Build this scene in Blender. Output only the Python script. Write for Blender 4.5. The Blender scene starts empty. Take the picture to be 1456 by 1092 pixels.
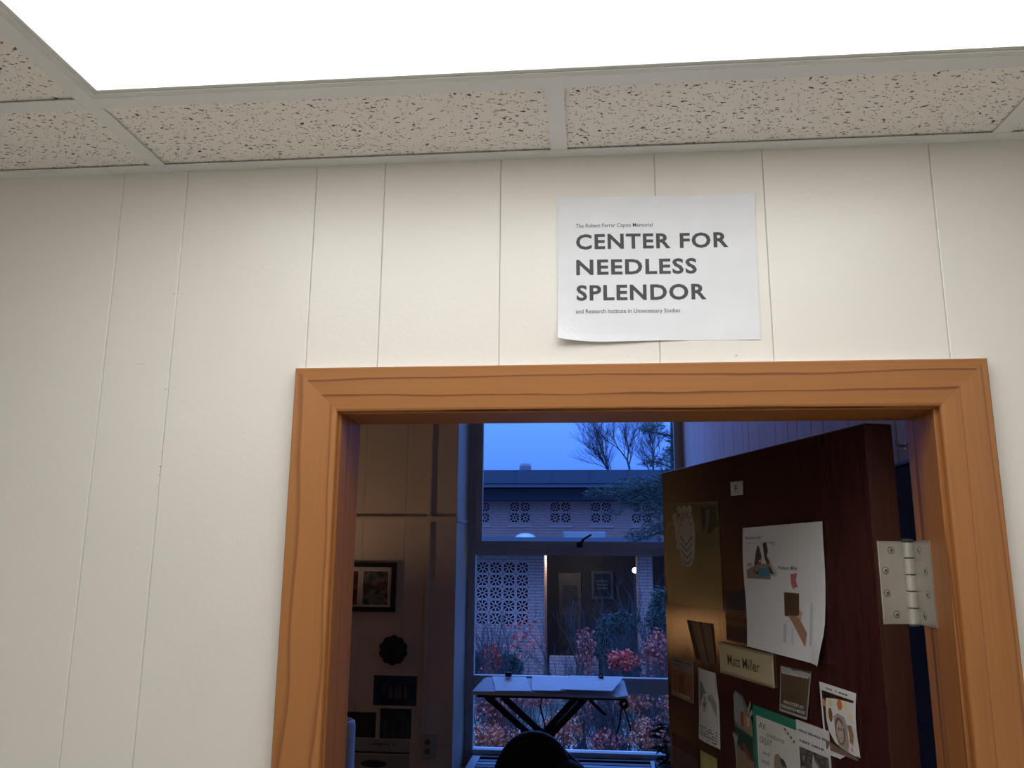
import bpy, bmesh, math, random
from mathutils import Vector, Matrix
random.seed(7)
scene = bpy.context.scene
C = scene.collection
PI = math.pi

# ---------------------------------------------------------------- camera
F_PX, YAW, PITCH, ROLL = 1161.93, 0.09527, 0.20468, 0.00737
EYE = 1.85
CAM = Vector((0.0, -1.1194, EYE))
_f = Vector((-math.sin(YAW)*math.cos(PITCH), math.cos(YAW)*math.cos(PITCH), math.sin(PITCH)))
_r0 = Vector((math.cos(YAW), math.sin(YAW), 0)); _u0 = _r0.cross(_f)
_r = _r0*math.cos(ROLL) + _u0*math.sin(ROLL); _u = -_r0*math.sin(ROLL) + _u0*math.cos(ROLL)
cd = bpy.data.cameras.new('camera'); cam = bpy.data.objects.new('camera', cd); C.objects.link(cam)
cd.sensor_width = 36.0; cd.lens = F_PX/1456*36; cd.clip_start = 0.02; cd.clip_end = 300
M4 = Matrix((_r, _u, -_f)).transposed().to_4x4(); M4.translation = CAM
cam.matrix_world = M4
scene.camera = cam

# ---------------------------------------------------------------- world, exposure
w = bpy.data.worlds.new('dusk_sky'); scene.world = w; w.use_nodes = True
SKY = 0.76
nt = w.node_tree; nt.nodes.clear()
wo = nt.nodes.new('ShaderNodeOutputWorld'); bg = nt.nodes.new('ShaderNodeBackground')
tc = nt.nodes.new('ShaderNodeTexCoord'); sx = nt.nodes.new('ShaderNodeSeparateXYZ'); rp = nt.nodes.new('ShaderNodeValToRGB')
nt.links.new(tc.outputs['Generated'], sx.inputs[0]); nt.links.new(sx.outputs['Z'], rp.inputs[0])
rp.color_ramp.elements[0].position = 0.0; rp.color_ramp.elements[0].color = (0.066, 0.212, 1.0, 1)
rp.color_ramp.elements[1].position = 1.0; rp.color_ramp.elements[1].color = (0.145, 0.355, 1.0, 1)
nt.links.new(rp.outputs[0], bg.inputs[0])
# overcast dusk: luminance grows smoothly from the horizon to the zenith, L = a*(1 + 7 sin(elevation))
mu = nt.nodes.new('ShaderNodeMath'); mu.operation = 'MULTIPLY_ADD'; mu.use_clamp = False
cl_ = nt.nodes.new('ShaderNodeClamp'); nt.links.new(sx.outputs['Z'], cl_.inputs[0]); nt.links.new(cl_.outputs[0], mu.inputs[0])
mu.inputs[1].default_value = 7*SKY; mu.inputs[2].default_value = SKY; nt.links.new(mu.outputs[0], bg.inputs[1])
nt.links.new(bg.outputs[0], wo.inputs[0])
FIXTURE_STRENGTH = 3.85
LAMP_WATTS = 28.0
vs = scene.view_settings
vs.view_transform = 'Standard'; vs.look = 'None'; vs.gamma = 1.0; vs.exposure = 0.0; vs.use_curve_mapping = False

# ---------------------------------------------------------------- helpers
def at(px, py, Y):
    d = _f + _r*((px-728)/F_PX) - _u*((py-546)/F_PX)
    return CAM + d*((Y-CAM.y)/d.y)

def link(o, parent=None):
    C.objects.link(o)
    if parent is not None: o.parent = parent
    return o

def obj(name, bm, m=None, parent=None, smooth=False):
    me = bpy.data.meshes.new(name)
    if isinstance(bm, tuple): me.from_pydata(bm[0], [], bm[1])
    else:
        bmesh.ops.recalc_face_normals(bm, faces=bm.faces[:]); bm.to_mesh(me); bm.free()
    if smooth: me.polygons.foreach_set('use_smooth', [True]*len(me.polygons))
    if m is not None: me.materials.append(m)
    return link(bpy.data.objects.new(name, me), parent)

def tag(o, label, cat, group=None, kind=None):
    o['label'] = label
    if cat: o['category'] = cat
    if group: o['group'] = group
    if kind: o['kind'] = kind
    return o

def thing(name, label, cat, loc=(0,0,0), rotz=0, group=None, kind=None):
    o = bpy.data.objects.new(name, None); o.empty_display_size = 0.1
    o.location = loc; o.rotation_euler = (0,0,rotz); C.objects.link(o)
    return tag(o, label, cat, group, kind)

def lp(o, p):  # world point to the local frame of an unrotated empty
    return Vector(p) - Vector(o.location)

def box(bm, x0, x1, y0, y1, z0, z1):
    vs_ = [bm.verts.new(p) for p in ((x0,y0,z0),(x1,y0,z0),(x1,y1,z0),(x0,y1,z0),(x0,y0,z1),(x1,y0,z1),(x1,y1,z1),(x0,y1,z1))]
    for f in ((0,3,2,1),(4,5,6,7),(0,1,5,4),(1,2,6,5),(2,3,7,6),(3,0,4,7)): bm.faces.new([vs_[i] for i in f])
    return vs_

def bx(*a):
    bm = bmesh.new(); box(bm, *a); return bm

def bevbox(x0, x1, y0, y1, z0, z1, b=0.004, seg=2):
    bm = bx(x0, x1, y0, y1, z0, z1)
    bmesh.ops.bevel(bm, geom=bm.edges[:], offset=b, segments=seg, affect='EDGES', profile=0.5)
    return bm

def prism(bm, pts, axis, a, b):
    # pts: 2D polygon in the plane normal to axis ('y': (x,z), 'z': (x,y), 'x': (y,z))
    def P(p, t):
        return {'y': (p[0], t, p[1]), 'z': (p[0], p[1], t), 'x': (t, p[0], p[1])}[axis]
    A = [bm.verts.new(P(p, a)) for p in pts]; B = [bm.verts.new(P(p, b)) for p in pts]
    bm.faces.new(A); bm.faces.new(B[::-1])
    n = len(pts)
    for i in range(n): bm.faces.new((A[i], B[i], B[(i+1) % n], A[(i+1) % n]))

def tube(bm, a, b, r0, r1=None, n=8, caps=True):
    a = Vector(a); b = Vector(b); r1 = r0 if r1 is None else r1
    d = (b-a)
    if d.length < 1e-7: return
    d.normalize(); up = Vector((0,0,1)) if abs(d.z) < .9 else Vector((1,0,0))
    e1 = d.cross(up).normalized(); e2 = d.cross(e1)
    A = []; B = []
    for i in range(n):
        t = 2*PI*i/n; v = e1*math.cos(t)+e2*math.sin(t)
        A.append(bm.verts.new(a+v*r0)); B.append(bm.verts.new(b+v*r1))
    for i in range(n): bm.faces.new((A[i], A[(i+1) % n], B[(i+1) % n], B[i]))
    if caps: bm.faces.new(A[::-1]); bm.faces.new(B)

def path_tube(bm, pts, r, n=6):
    for i in range(len(pts)-1): tube(bm, pts[i], pts[i+1], r, r, n)

def bar(bm, a, b, wx, wy, up=(0,1,0)):
    # rectangular bar from a to b; wy is measured along 'up'
    a = Vector(a); b = Vector(b); d = (b-a).normalized(); e2 = Vector(up); e2 = (e2 - d*e2.dot(d)).normalized(); e1 = d.cross(e2)
    q = [(-1,-1),(1,-1),(1,1),(-1,1)]
    A = [bm.verts.new(a+e1*(i*wx/2)+e2*(j*wy/2)) for i, j in q]; B = [bm.verts.new(b+e1*(i*wx/2)+e2*(j*wy/2)) for i, j in q]
    for i in range(4): bm.faces.new((A[i], A[(i+1) % 4], B[(i+1) % 4], B[i]))
    bm.faces.new(A[::-1]); bm.faces.new(B)

def lathe(bm, prof, center=(0,0,0), n=24):
    c = Vector(center); rings = []
    for r, z in prof:
        rings.append([bm.verts.new(c+Vector((r*math.cos(2*PI*i/n), r*math.sin(2*PI*i/n), z))) for i in range(n)])
    for a, b in zip(rings, rings[1:]):
        for i in range(n): bm.faces.new((a[i], a[(i+1) % n], b[(i+1) % n], b[i]))
    bm.faces.new(rings[0][::-1]); bm.faces.new(rings[-1])

# ---------------------------------------------------------------- materials
MATS = {}
def _new(name):
    m = bpy.data.materials.new(name); m.use_nodes = True
    return m, m.node_tree, m.node_tree.nodes['Principled BSDF']

def mat(name, col, rough=0.6, metal=0.0, spec=0.5, var=0.0, vscale=8.0, bump=0.0, bscale=60.0, stretch=None, coat=0.0, sheen=0.0):
    if name in MATS: return MATS[name]
    m, t, b = _new(name); L = t.links.new
    b.inputs['Base Color'].default_value = (*col, 1); b.inputs['Roughness'].default_value = rough
    b.inputs['Metallic'].default_value = metal; b.inputs['Specular IOR Level'].default_value = spec
    if coat: b.inputs['Coat Weight'].default_value = coat; b.inputs['Coat Roughness'].default_value = 0.12
    tc = t.nodes.new('ShaderNodeTexCoord'); mp = t.nodes.new('ShaderNodeMapping'); L(tc.outputs['Object'], mp.inputs[0])
    if stretch: mp.inputs['Scale'].default_value = stretch
    n = t.nodes.new('ShaderNodeTexNoise'); n.inputs['Scale'].default_value = vscale; n.inputs['Detail'].default_value = 4; L(mp.outputs[0], n.inputs[0])
    v = max(var, 0.03)
    r = t.nodes.new('ShaderNodeValToRGB')
    r.color_ramp.elements[0].position = .3; r.color_ramp.elements[1].position = .7
    r.color_ramp.elements[0].color = (*[max(0, c*(1-v)) for c in col], 1); r.color_ramp.elements[1].color = (*[min(1, c*(1+v)) for c in col], 1)
    L(n.outputs[0], r.inputs[0]); L(r.outputs[0], b.inputs['Base Color'])
    if bump:
        n2 = t.nodes.new('ShaderNodeTexNoise'); n2.inputs['Scale'].default_value = bscale; n2.inputs['Detail'].default_value = 3; L(mp.outputs[0], n2.inputs[0])
        bp = t.nodes.new('ShaderNodeBump'); bp.inputs['Strength'].default_value = bump; bp.inputs['Distance'].default_value = 0.01
        L(n2.outputs[0], bp.inputs['Height']); L(bp.outputs[0], b.inputs['Normal'])
    MATS[name] = m; return m

def wood(name, base, dark, axis, period=0.016, stretch=0.07, dist=5.0, width=0.22, rough=0.42, fine=0.35, dscale=.55):
    m, t, b = _new(name); L = t.links.new
    tc = t.nodes.new('ShaderNodeTexCoord'); mp = t.nodes.new('ShaderNodeMapping'); L(tc.outputs['Object'], mp.inputs[0])
    s = [1, 1, 1]; s['xyz'.index(axis)] = stretch; mp.inputs['Scale'].default_value = s
    wv = t.nodes.new('ShaderNodeTexWave'); wv.wave_type = 'BANDS'; wv.bands_direction = 'Z' if axis == 'x' else 'X'; wv.wave_profile = 'SAW'
    wv.inputs['Scale'].default_value = 0.314/period; wv.inputs['Distortion'].default_value = dist; wv.inputs['Detail'].default_value = 2.5
    wv.inputs['Detail Scale'].default_value = dscale; wv.inputs['Detail Roughness'].default_value = 0.45
    L(mp.outputs[0], wv.inputs[0])
    r = t.nodes.new('ShaderNodeValToRGB'); e = r.color_ramp.elements
    e[0].position = 0.0; e[0].color = (0, 0, 0, 1); e[1].position = 1.0; e[1].color = (0.05, 0.05, 0.05, 1)
    a = e.new(1-width); a.color = (0.16, 0.16, 0.16, 1); a = e.new(1-width*0.35); a.color = (1, 1, 1, 1)
    L(wv.outputs['Fac'], r.inputs[0])
    mp2 = t.nodes.new('ShaderNodeMapping'); L(tc.outputs['Object'], mp2.inputs[0])
    s2 = [260, 260, 260]; s2['xyz'.index(axis)] = 7; mp2.inputs['Scale'].default_value = s2
    n = t.nodes.new('ShaderNodeTexNoise'); n.inputs['Scale'].default_value = 1.0; n.inputs['Detail'].default_value = 3; L(mp2.outputs[0], n.inputs[0])
    n3 = t.nodes.new('ShaderNodeTexNoise'); n3.inputs['Scale'].default_value = 5.0; n3.inputs['Detail'].default_value = 3; L(mp.outputs[0], n3.inputs[0])
    ma = t.nodes.new('ShaderNodeMath'); ma.operation = 'MULTIPLY'; ma.inputs[1].default_value = fine; L(n.outputs[0], ma.inputs[0])
    mb = t.nodes.new('ShaderNodeMath'); mb.operation = 'ADD'; L(ma.outputs[0], mb.inputs[0]); L(r.outputs[0], mb.inputs[1])
    mc = t.nodes.new('ShaderNodeMath'); mc.operation = 'MULTIPLY_ADD'; mc.inputs[1].default_value = 0.35; L(n3.outputs[0], mc.inputs[0]); L(mb.outputs[0], mc.inputs[2])
    mx = t.nodes.new('ShaderNodeMix'); mx.data_type = 'RGBA'; mx.inputs[6].default_value = (*base, 1); mx.inputs[7].default_value = (*dark, 1)
    md = t.nodes.new('ShaderNodeMath'); md.operation = 'SUBTRACT'; md.inputs[1].default_value = 0.3; md.use_clamp = True; L(mc.outputs[0], md.inputs[0])
    L(md.outputs[0], mx.inputs[0]); L(mx.outputs[2], b.inputs['Base Color'])
    b.inputs['Roughness'].default_value = rough
    bp = t.nodes.new('ShaderNodeBump'); bp.inputs['Strength'].default_value = 0.12; bp.inputs['Distance'].default_value = 0.002; bp.invert = True
    L(mb.outputs[0], bp.inputs['Height']); L(bp.outputs[0], b.inputs['Normal'])
    return m

def photo_mat(name, cols, scale=30.0, rough=0.35):
    m, t, b = _new(name); L = t.links.new
    tc = t.nodes.new('ShaderNodeTexCoord'); n = t.nodes.new('ShaderNodeTexNoise'); n.inputs['Scale'].default_value = scale; n.inputs['Detail'].default_value = 5
    L(tc.outputs['Object'], n.inputs[0]); r = t.nodes.new('ShaderNodeValToRGB'); e = r.color_ramp.elements
    k = len(cols)
    e[0].position = .3; e[0].color = (*cols[0], 1); e[1].position = .7; e[1].color = (*cols[-1], 1)
    for i in range(1, k-1): q = e.new(.3+.4*i/(k-1)); q.color = (*cols[i], 1)
    L(n.outputs[0], r.inputs[0]); L(r.outputs[0], b.inputs['Base Color']); b.inputs['Roughness'].default_value = rough
    return m

def emit(name, col, s):
    m = bpy.data.materials.new(name); m.use_nodes = True; t = m.node_tree; t.nodes.clear()
    o = t.nodes.new('ShaderNodeOutputMaterial'); e = t.nodes.new('ShaderNodeEmission'); e.inputs[0].default_value = (*col, 1); e.inputs[1].default_value = s
    t.links.new(e.outputs[0], o.inputs[0]); return m

def glass_mat():
    m = bpy.data.materials.new('window_glass'); m.use_nodes = True; t = m.node_tree; t.nodes.clear(); L = t.links.new
    o = t.nodes.new('ShaderNodeOutputMaterial'); tr = t.nodes.new('ShaderNodeBsdfTransparent'); g = t.nodes.new('ShaderNodeBsdfGlossy'); mx = t.nodes.new('ShaderNodeMixShader')
    fr = t.nodes.new('ShaderNodeFresnel'); fr.inputs[0].default_value = 1.16; g.inputs['Roughness'].default_value = 0.0; tr.inputs[0].default_value = (.99, .99, .99, 1)
    L(fr.outputs[0], mx.inputs[0]); L(tr.outputs[0], mx.inputs[1]); L(g.outputs[0], mx.inputs[2]); L(mx.outputs[0], o.inputs[0])
    return m

def tile_mat():
    m, t, b = _new('mineral_fibre_tile'); L = t.links.new
    tc = t.nodes.new('ShaderNodeTexCoord')
    # pin holes
    v = t.nodes.new('ShaderNodeTexVoronoi'); v.inputs['Scale'].default_value = 210; v.inputs['Randomness'].default_value = 1.0; L(tc.outputs['Object'], v.inputs[0])
    r1 = t.nodes.new('ShaderNodeMapRange'); r1.inputs[1].default_value = 0.12; r1.inputs[2].default_value = 0.26; r1.inputs[3].default_value = 1; r1.inputs[4].default_value = 0; L(v.outputs['Distance'], r1.inputs[0])
    sc = t.nodes.new('ShaderNodeSeparateColor'); L(v.outputs['Color'], sc.inputs[0])
    g1 = t.nodes.new('ShaderNodeMath'); g1.operation = 'GREATER_THAN'; g1.inputs[1].default_value = 0.3; L(sc.outputs[0], g1.inputs[0])
    p1 = t.nodes.new('ShaderNodeMath'); p1.operation = 'MULTIPLY'; L(r1.outputs[0], p1.inputs[0]); L(g1.outputs[0], p1.inputs[1])
    # fissures: elongated cells bent by noise
    n = t.nodes.new('ShaderNodeTexNoise'); n.inputs['Scale'].default_value = 70; L(tc.outputs['Object'], n.inputs[0])
    va = t.nodes.new('ShaderNodeVectorMath'); va.operation = 'MULTIPLY_ADD'; va.inputs[1].default_value = (.016, .016, 0); L(n.outputs['Color'], va.inputs[0]); L(tc.outputs['Object'], va.inputs[2])
    mp = t.nodes.new('ShaderNodeMapping'); mp.inputs['Rotation'].default_value = (0, 0, .25); mp.inputs['Scale'].default_value = (.45, 1.15, 1); L(va.outputs[0], mp.inputs[0])
    v2 = t.nodes.new('ShaderNodeTexVoronoi'); v2.inputs['Scale'].default_value = 195; L(mp.outputs[0], v2.inputs[0])
    r2 = t.nodes.new('ShaderNodeMapRange'); r2.inputs[1].default_value = 0.17; r2.inputs[2].default_value = 0.30; r2.inputs[3].default_value = 1; r2.inputs[4].default_value = 0; L(v2.outputs['Distance'], r2.inputs[0])
    s2 = t.nodes.new('ShaderNodeSeparateColor'); L(v2.outputs['Color'], s2.inputs[0])
    g2 = t.nodes.new('ShaderNodeMath'); g2.operation = 'GREATER_THAN'; g2.inputs[1].default_value = 0.42; L(s2.outputs[0], g2.inputs[0])
    p2 = t.nodes.new('ShaderNodeMath'); p2.operation = 'MULTIPLY'; L(r2.outputs[0], p2.inputs[0]); L(g2.outputs[0], p2.inputs[1])
    mxm = t.nodes.new('ShaderNodeMath'); mxm.operation = 'MAXIMUM'; L(p1.outputs[0], mxm.inputs[0]); L(p2.outputs[0], mxm.inputs[1])
    mx = t.nodes.new('ShaderNodeMix'); mx.data_type = 'RGBA'; mx.inputs[6].default_value = (.90, .86, .81, 1); mx.inputs[7].default_value = (.10, .09, .08, 1)
    L(mxm.outputs[0], mx.inputs[0]); L(mx.outputs[2], b.inputs['Base Color']); b.inputs['Roughness'].default_value = .95
    b.inputs['Specular IOR Level'].default_value = .1
    bp = t.nodes.new('ShaderNodeBump'); bp.invert = True; bp.inputs['Strength'].default_value = .6; bp.inputs['Distance'].default_value = .003; L(mxm.outputs[0], bp.inputs['Height']); L(bp.outputs[0], b.inputs['Normal'])
    return m

def brick_mat(name, c1, c2, mortar, bw=.30, bh=.075, axis='y'):
    m, t, b = _new(name); L = t.links.new
    tc = t.nodes.new('ShaderNodeTexCoord'); mp = t.nodes.new('ShaderNodeMapping'); L(tc.outputs['Object'], mp.inputs[0])
    mp.inputs['Rotation'].default_value = (PI/2, 0, 0)
    br = t.nodes.new('ShaderNodeTexBrick'); br.inputs['Scale'].default_value = 1.0
    br.inputs['Color1'].default_value = (*c1, 1); br.inputs['Color2'].default_value = (*c2, 1); br.inputs['Mortar'].default_value = (*mortar, 1)
    br.inputs['Mortar Size'].default_value = .012; br.inputs['Brick Width'].default_value = bw; br.inputs['Row Height'].default_value = bh
    L(mp.outputs[0], br.inputs[0]); L(br.outputs[0], b.inputs['Base Color']); b.inputs['Roughness'].default_value = .85
    bp = t.nodes.new('ShaderNodeBump'); bp.invert = True; bp.inputs['Strength'].default_value = .8; bp.inputs['Distance'].default_value = .02; L(br.outputs['Fac'], bp.inputs['Height']); L(bp.outputs[0], b.inputs['Normal'])
    return m

cream = mat('cream_gloss_paint', (.785, .76, .712), .33, spec=.5, var=.02, vscale=3, bump=.035, bscale=130)
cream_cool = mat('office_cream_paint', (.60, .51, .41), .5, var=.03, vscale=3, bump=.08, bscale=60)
white_paint = mat('white_caulk', (.9, .89, .86), .5)
W_HEAD = wood('pine_grain_head', (.41, .168, .048), (.17, .052, .014), 'x', period=.022, stretch=.10, dist=2.2, width=.20, dscale=3.0)
W_LEFT = wood('pine_grain_left', (.41, .168, .048), (.24, .088, .024), 'z', period=.045, stretch=.12, dist=5.0, width=.16, dscale=2.2)
W_RIGHT = wood('pine_grain_right', (.41, .168, .048), (.24, .09, .026), 'z', period=.04, stretch=.02, dist=9, width=.12, dscale=4.0, fine=.75)
W_JAMB = wood('pine_grain_jamb', (.40, .155, .042), (.18, .06, .015), 'z', period=.03, stretch=.02, dist=8.0, width=.15, dscale=4.0, fine=.7)
door_m = mat('mahogany_varnish', (.044, .0135, .0115), .15, var=.16, vscale=14, stretch=(6, 6, .7), bump=.02, bscale=40, spec=.36)
steel = mat('satin_nickel', (.56, .54, .50), .34, metal=.8, var=.06, vscale=30)
steel_dark = mat('dark_steel', (.05, .05, .05), .5)  # plain dark tone of hinge pins and screw slots
tee_m = mat('grid_paint', (.80, .80, .79), .5)
tile_m = tile_mat()
paper_w = mat('white_paper', (.77, .79, .84), .75, var=.015, vscale=20)
ink = mat('black_ink', (.025, .025, .03), .7)
black_fab = mat('black_fabric', (.012, .012, .014), .9, bump=.2, bscale=250)
black_met = mat('black_metal', (.015, .015, .017), .45)
grey_paint = mat('window_frame_paint', (.42, .39, .36), .5, var=.06)
glass_m = glass_mat()

# ================================================================ STRUCTURE: hall
XL, XR_H, YB = -2.1, 2.1, -2.75
ZC = 2.427
JL, JR, JH = -0.350, 0.456, 2.043      # jamb faces, head jamb underside
WT = 0.098
wf = thing('wall_front', 'cream painted wall of vertical boards around the office doorway', 'wall', kind='structure')
bm = bmesh.new()
box(bm, -4.0, JL-.02, .006, WT, 0, 4.0); box(bm, JR+.02, XR_H+.5, .006, WT, 0, 4.0); box(bm, JL-.02, JR+.02, .006, WT, JH+.02, 4.0)
obj('wall_core', bm, cream_cool, wf)
gro = [-.716, -.6125, -.4076, -.3017, -.1261, .0998, .2542, .4854]
per = [.1035, .2049, .1059, .1756, .2259, .1544, .2312]
x = gro[0]; i = 6
while x > XL: x -= per[i % 7]; gro.insert(0, max(x, XL)); i -= 1
x = gro[-1]; i = 1
while x < XR_H: x += per[i % 7]; gro.append(min(x, XR_H)); i += 1
def bevel_front(bm, yv, off):
    es = [e for e in bm.edges if abs(e.verts[0].co.y-yv) < 1e-6 and abs(e.verts[1].co.y-yv) < 1e-6 and abs(e.verts[0].co.x-e.verts[1].co.x) < 1e-6]
    bmesh.ops.bevel(bm, geom=es, offset=off, segments=2, affect='EDGES', profile=.5)
OL, OR_, OH = JL-.022, JR+.022, JH+.022
for a, b in zip(gro, gro[1:]):
    a += .0001; b -= .0001
    if b-a < .004: continue
    if b < OL or a > OR_: poly = [(a, 0), (b, 0), (b, ZC), (a, ZC)]
    elif a >= OL and b <= OR_: poly = [(a, OH), (b, OH), (b, ZC), (a, ZC)]
    elif a < OL: poly = [(a, 0), (OL, 0), (OL, OH), (b, OH), (b, ZC), (a, ZC)]
    else: poly = [(a, OH), (OR_, OH), (OR_, 0), (b, 0), (b, ZC), (a, ZC)]
    bm = bmesh.new(); prism(bm, poly, 'y', 0.0, .0062); bevel_front(bm, 0.0, .0017)
    obj('board', bm, cream, wf)
# blobs of old paint along the second groove and a few filled nail holes
bm = bmesh.new()
for (px, py) in [(224, 690), (226, 675), (228, 662), (231, 640), (234, 615), (198, 517), (204, 517), (236, 553), (249, 553), (248, 418), (258, 418), (222, 700), (206, 842), (1047, 505)]:
    p = at(px, py, 0.0); lathe(bm, [(.0004, -.0006), (.0015+random.random()*.001, 0), (.0004, .0006)], (p.x, -.0002, p.z), 8)
o = obj('paint_blob', bm, cream, wf)
for nm, a in (('wall_rear', (XL-.1, XR_H+.1, YB-.1, YB, 0, ZC+.1)), ('wall_left', (XL-.1, XL, YB, .0, 0, ZC+.1)), ('wall_right', (XR_H, XR_H+.1, YB, .0, 0, ZC+.1))):
    tag(obj(nm, bx(*a), cream), {'wall_rear': 'plain cream wall at the back of the hall', 'wall_left': 'plain cream wall at the left end of the hall', 'wall_right': 'plain cream wall at the right end of the hall'}[nm], 'wall', kind='structure')
tag(obj('floor', bx(XL-.1, XR_H+.1, YB-.1, .05, -.12, 0), mat('hall_floor', (.80, .78, .74), .6, var=.1)), 'pale hall floor in front of the doorway', 'floor', kind='structure')

# ---------------- ceiling grid
ce = thing('ceiling', 'suspended ceiling of speckled acoustic tiles in a grey metal grid', 'ceiling', kind='structure')
PT = .6135
tx = [-.652 + PT*k for k in range(-3, 6)]
ty = [-.195 - PT*k for k in range(0, 6)]
TW = .012
YA = -.021                                    # edge of the wall angle
def tee(a, b, along):
    bm = bmesh.new()
    if along == 'y': box(bm, a-TW, a+TW, b[0], b[1], ZC, ZC+.0012); box(bm, a-.003, a+.003, b[0], b[1], ZC+.0012, ZC+.03)
    else: box(bm, b[0], b[1], a-TW, a+TW, ZC-.0006, ZC+.0006); box(bm, b[0], b[1], a-.003, a+.003, ZC+.0006, ZC+.03)
    return obj('grid_tee', bm, tee_m, ce)
FX0, FX1, FY0, FY1 = tx[3], tx[5], ty[1], ty[0]
FIXTURES = [(FX0, FX1, FY0, FY1, 'large bright rectangular fluorescent panel set in the ceiling above the doorway'), (tx[1], tx[3], ty[3], ty[2], 'unseen fill panel added in the hall ceiling behind the viewer, to the left'), (tx[5], tx[7], ty[3], ty[2], 'unseen fill panel added in the hall ceiling behind the viewer, to the right')]  # the two rear panels are added, unseen fill for walls and tiles
def in_fixture(x_, y_): return any(a < x_ < b and c < y_ < d for a, b, c, d, _l in FIXTURES)
for k, xx in enumerate(tx):
    if not XL < xx < XR_H: continue
    if k == 4:
        tee(xx, (ty[0]+TW, YA+.004), 'y'); tee(xx, (YB, ty[1]-TW), 'y')
    elif k in (2, 6):
        tee(xx, (ty[2]+TW, YA+.004), 'y'); tee(xx, (YB, ty[3]-TW), 'y')
    else: tee(xx, (YB, YA+.004), 'y')
for yy in ty:
    if yy < YB: continue
    xs = [XL] + [q for q in tx if XL < q < XR_H] + [XR_H]
    for a, b in zip(xs, xs[1:]):
        if yy in (ty[0], ty[1]) and FX0-1e-6 <= a < FX1-1e-6: continue
        tee(yy, (a+TW if a > XL else a, b-TW if b < XR_H else b), 'x')
for yy in ty[:2]: tee(yy, (FX0+TW, FX1-TW), 'x')
bm = bmesh.new(); prism(bm, [(YA, ZC-.0012), (0, ZC-.0012), (0, ZC+.03), (-.0015, ZC+.03), (-.0015, ZC+.0006), (YA, ZC+.0006)], 'x', XL, -.735)
obj('wall_angle', bm, tee_m, ce)
bm = bmesh.new(); prism(bm, [(YA, ZC-.0008), (0, ZC-.0008), (0, ZC+.03), (-.0015, ZC+.03), (-.0015, ZC+.0008), (YA, ZC+.0008)], 'x', -.734, XR_H)
obj('wall_angle', bm, tee_m, ce)
xs = [XL] + [q for q in tx if XL < q < XR_H] + [XR_H]
ys = [0.0] + [q for q in ty if q > YB] + [YB]
for a, b in zip(xs, xs[1:]):
    for c_, d_ in zip(ys, ys[1:]):
        if in_fixture((a+b)/2, (c_+d_)/2): continue
        g = .0045
        bm = bx(a+g, b-g, d_+g, c_-g, ZC+.0030, ZC+.018)
        o = obj('ceiling_tile', bm, tile_m, ce)
tag(obj('ceiling_slab', bx(XL-.1, XR_H+.1, YB-.1, .0, ZC+.16, ZC+.2), tee_m), 'slab hidden above the suspended ceiling', 'ceiling', kind='structure')

# ---------------- troffer lights (the hall's lamp and two added fill panels, lit by their diffusers)
fix_m = mat('fixture_paint', (.72, .72, .70), .45); glow_m = emit('diffuser_glow', (1.0, .985, .95), FIXTURE_STRENGTH)
def frame_ring(bm, x0, x1, y0, y1, wdt, z0, z1):
    box(bm, x0, x1, y0, y0+wdt, z0, z1); box(bm, x0, x1, y1-wdt, y1, z0, z1); box(bm, x0, x0+wdt, y0+wdt, y1-wdt, z0, z1); box(bm, x1-wdt, x1, y0+wdt, y1-wdt, z0, z1)
for (X0, X1, Y0, Y1, lab) in FIXTURES:
    tr = thing('ceiling_light', lab, 'ceiling light', ((X0+X1)/2, (Y0+Y1)/2, ZC))
    bm = bmesh.new()
    x0, x1, y0, y1 = X0+TW+.0005, X1-TW-.0005, Y0+TW+.0005, Y1-TW-.0005
    frame_ring(bm, x0, x1, y0, y1, .0085, ZC+.0003, ZC+.010)
    frame_ring(bm, x0+.0092, x1-.0092, y0+.0092, y1-.0092, .006, ZC+.0018, ZC+.012)
    bm.transform(Matrix.Translation(-Vector(tr.location)))
    obj('light_frame', bm, fix_m, tr)
    bm = bx(x0+.0125, x1-.0125, y0+.0125, y1-.0125, ZC+.0045, ZC+.0075); bm.transform(Matrix.Translation(-Vector(tr.location)))
    obj('diffuser', bm, glow_m, tr)

# ---------------- door frame: mitred casing, caulk, jambs
def casing_profile():   # (distance from the inner edge, proud of the wall)
    return [(0, 0), (0, .0085), (.0012, .0105), (.004, .0118), (.030, .0150), (.0605, .0178), (.0620, .0172), (.0625, .0155), (.0625, 0)]
IL, IR, IH = -.3532, .4615, 2.0447
pr = casing_profile()
def casing(part):
    bm = bmesh.new(); A = []; B = []
    for d, y in pr:
        if part == 'head': A.append(bm.verts.new((IL-d, -y, IH+d))); B.append(bm.verts.new((IR+d, -y, IH+d)))
        elif part == 'left': A.append(bm.verts.new((IL-d, -y, 0))); B.append(bm.verts.new((IL-d, -y, IH+d)))
        else: A.append(bm.verts.new((IR+d, -y, 0))); B.append(bm.verts.new((IR+d, -y, IH+d)))
    n = len(pr)
    for i in range(n): bm.faces.new((A[i], A[(i+1) % n], B[(i+1) % n], B[i]))
    bm.faces.new(A); bm.faces.new(B[::-1])
    return bm
dframe = thing('trim_1', 'orange-brown stained pine casing and jambs around the doorway', 'door frame', kind='structure')
obj('head_casing', casing('head'), W_HEAD, dframe); obj('side_casing', casing('left'), W_LEFT, dframe); obj('side_casing', casing('right'), W_RIGHT, dframe)
W_JH = wood('pine_grain_head_jamb', (.40, .155, .042), (.18, .06, .015), 'x', period=.012, stretch=.03, dist=3.0, width=.4, dscale=2.0)
bm = bevbox(JL-.019, JL, -.0005, WT, 0, JH, .001, 1); obj('jamb', bm, W_JAMB, dframe)
bm = bevbox(JR, JR+.019, -.0005, WT, 0, JH, .001, 1); obj('jamb', bm, W_JAMB, dframe)
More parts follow.
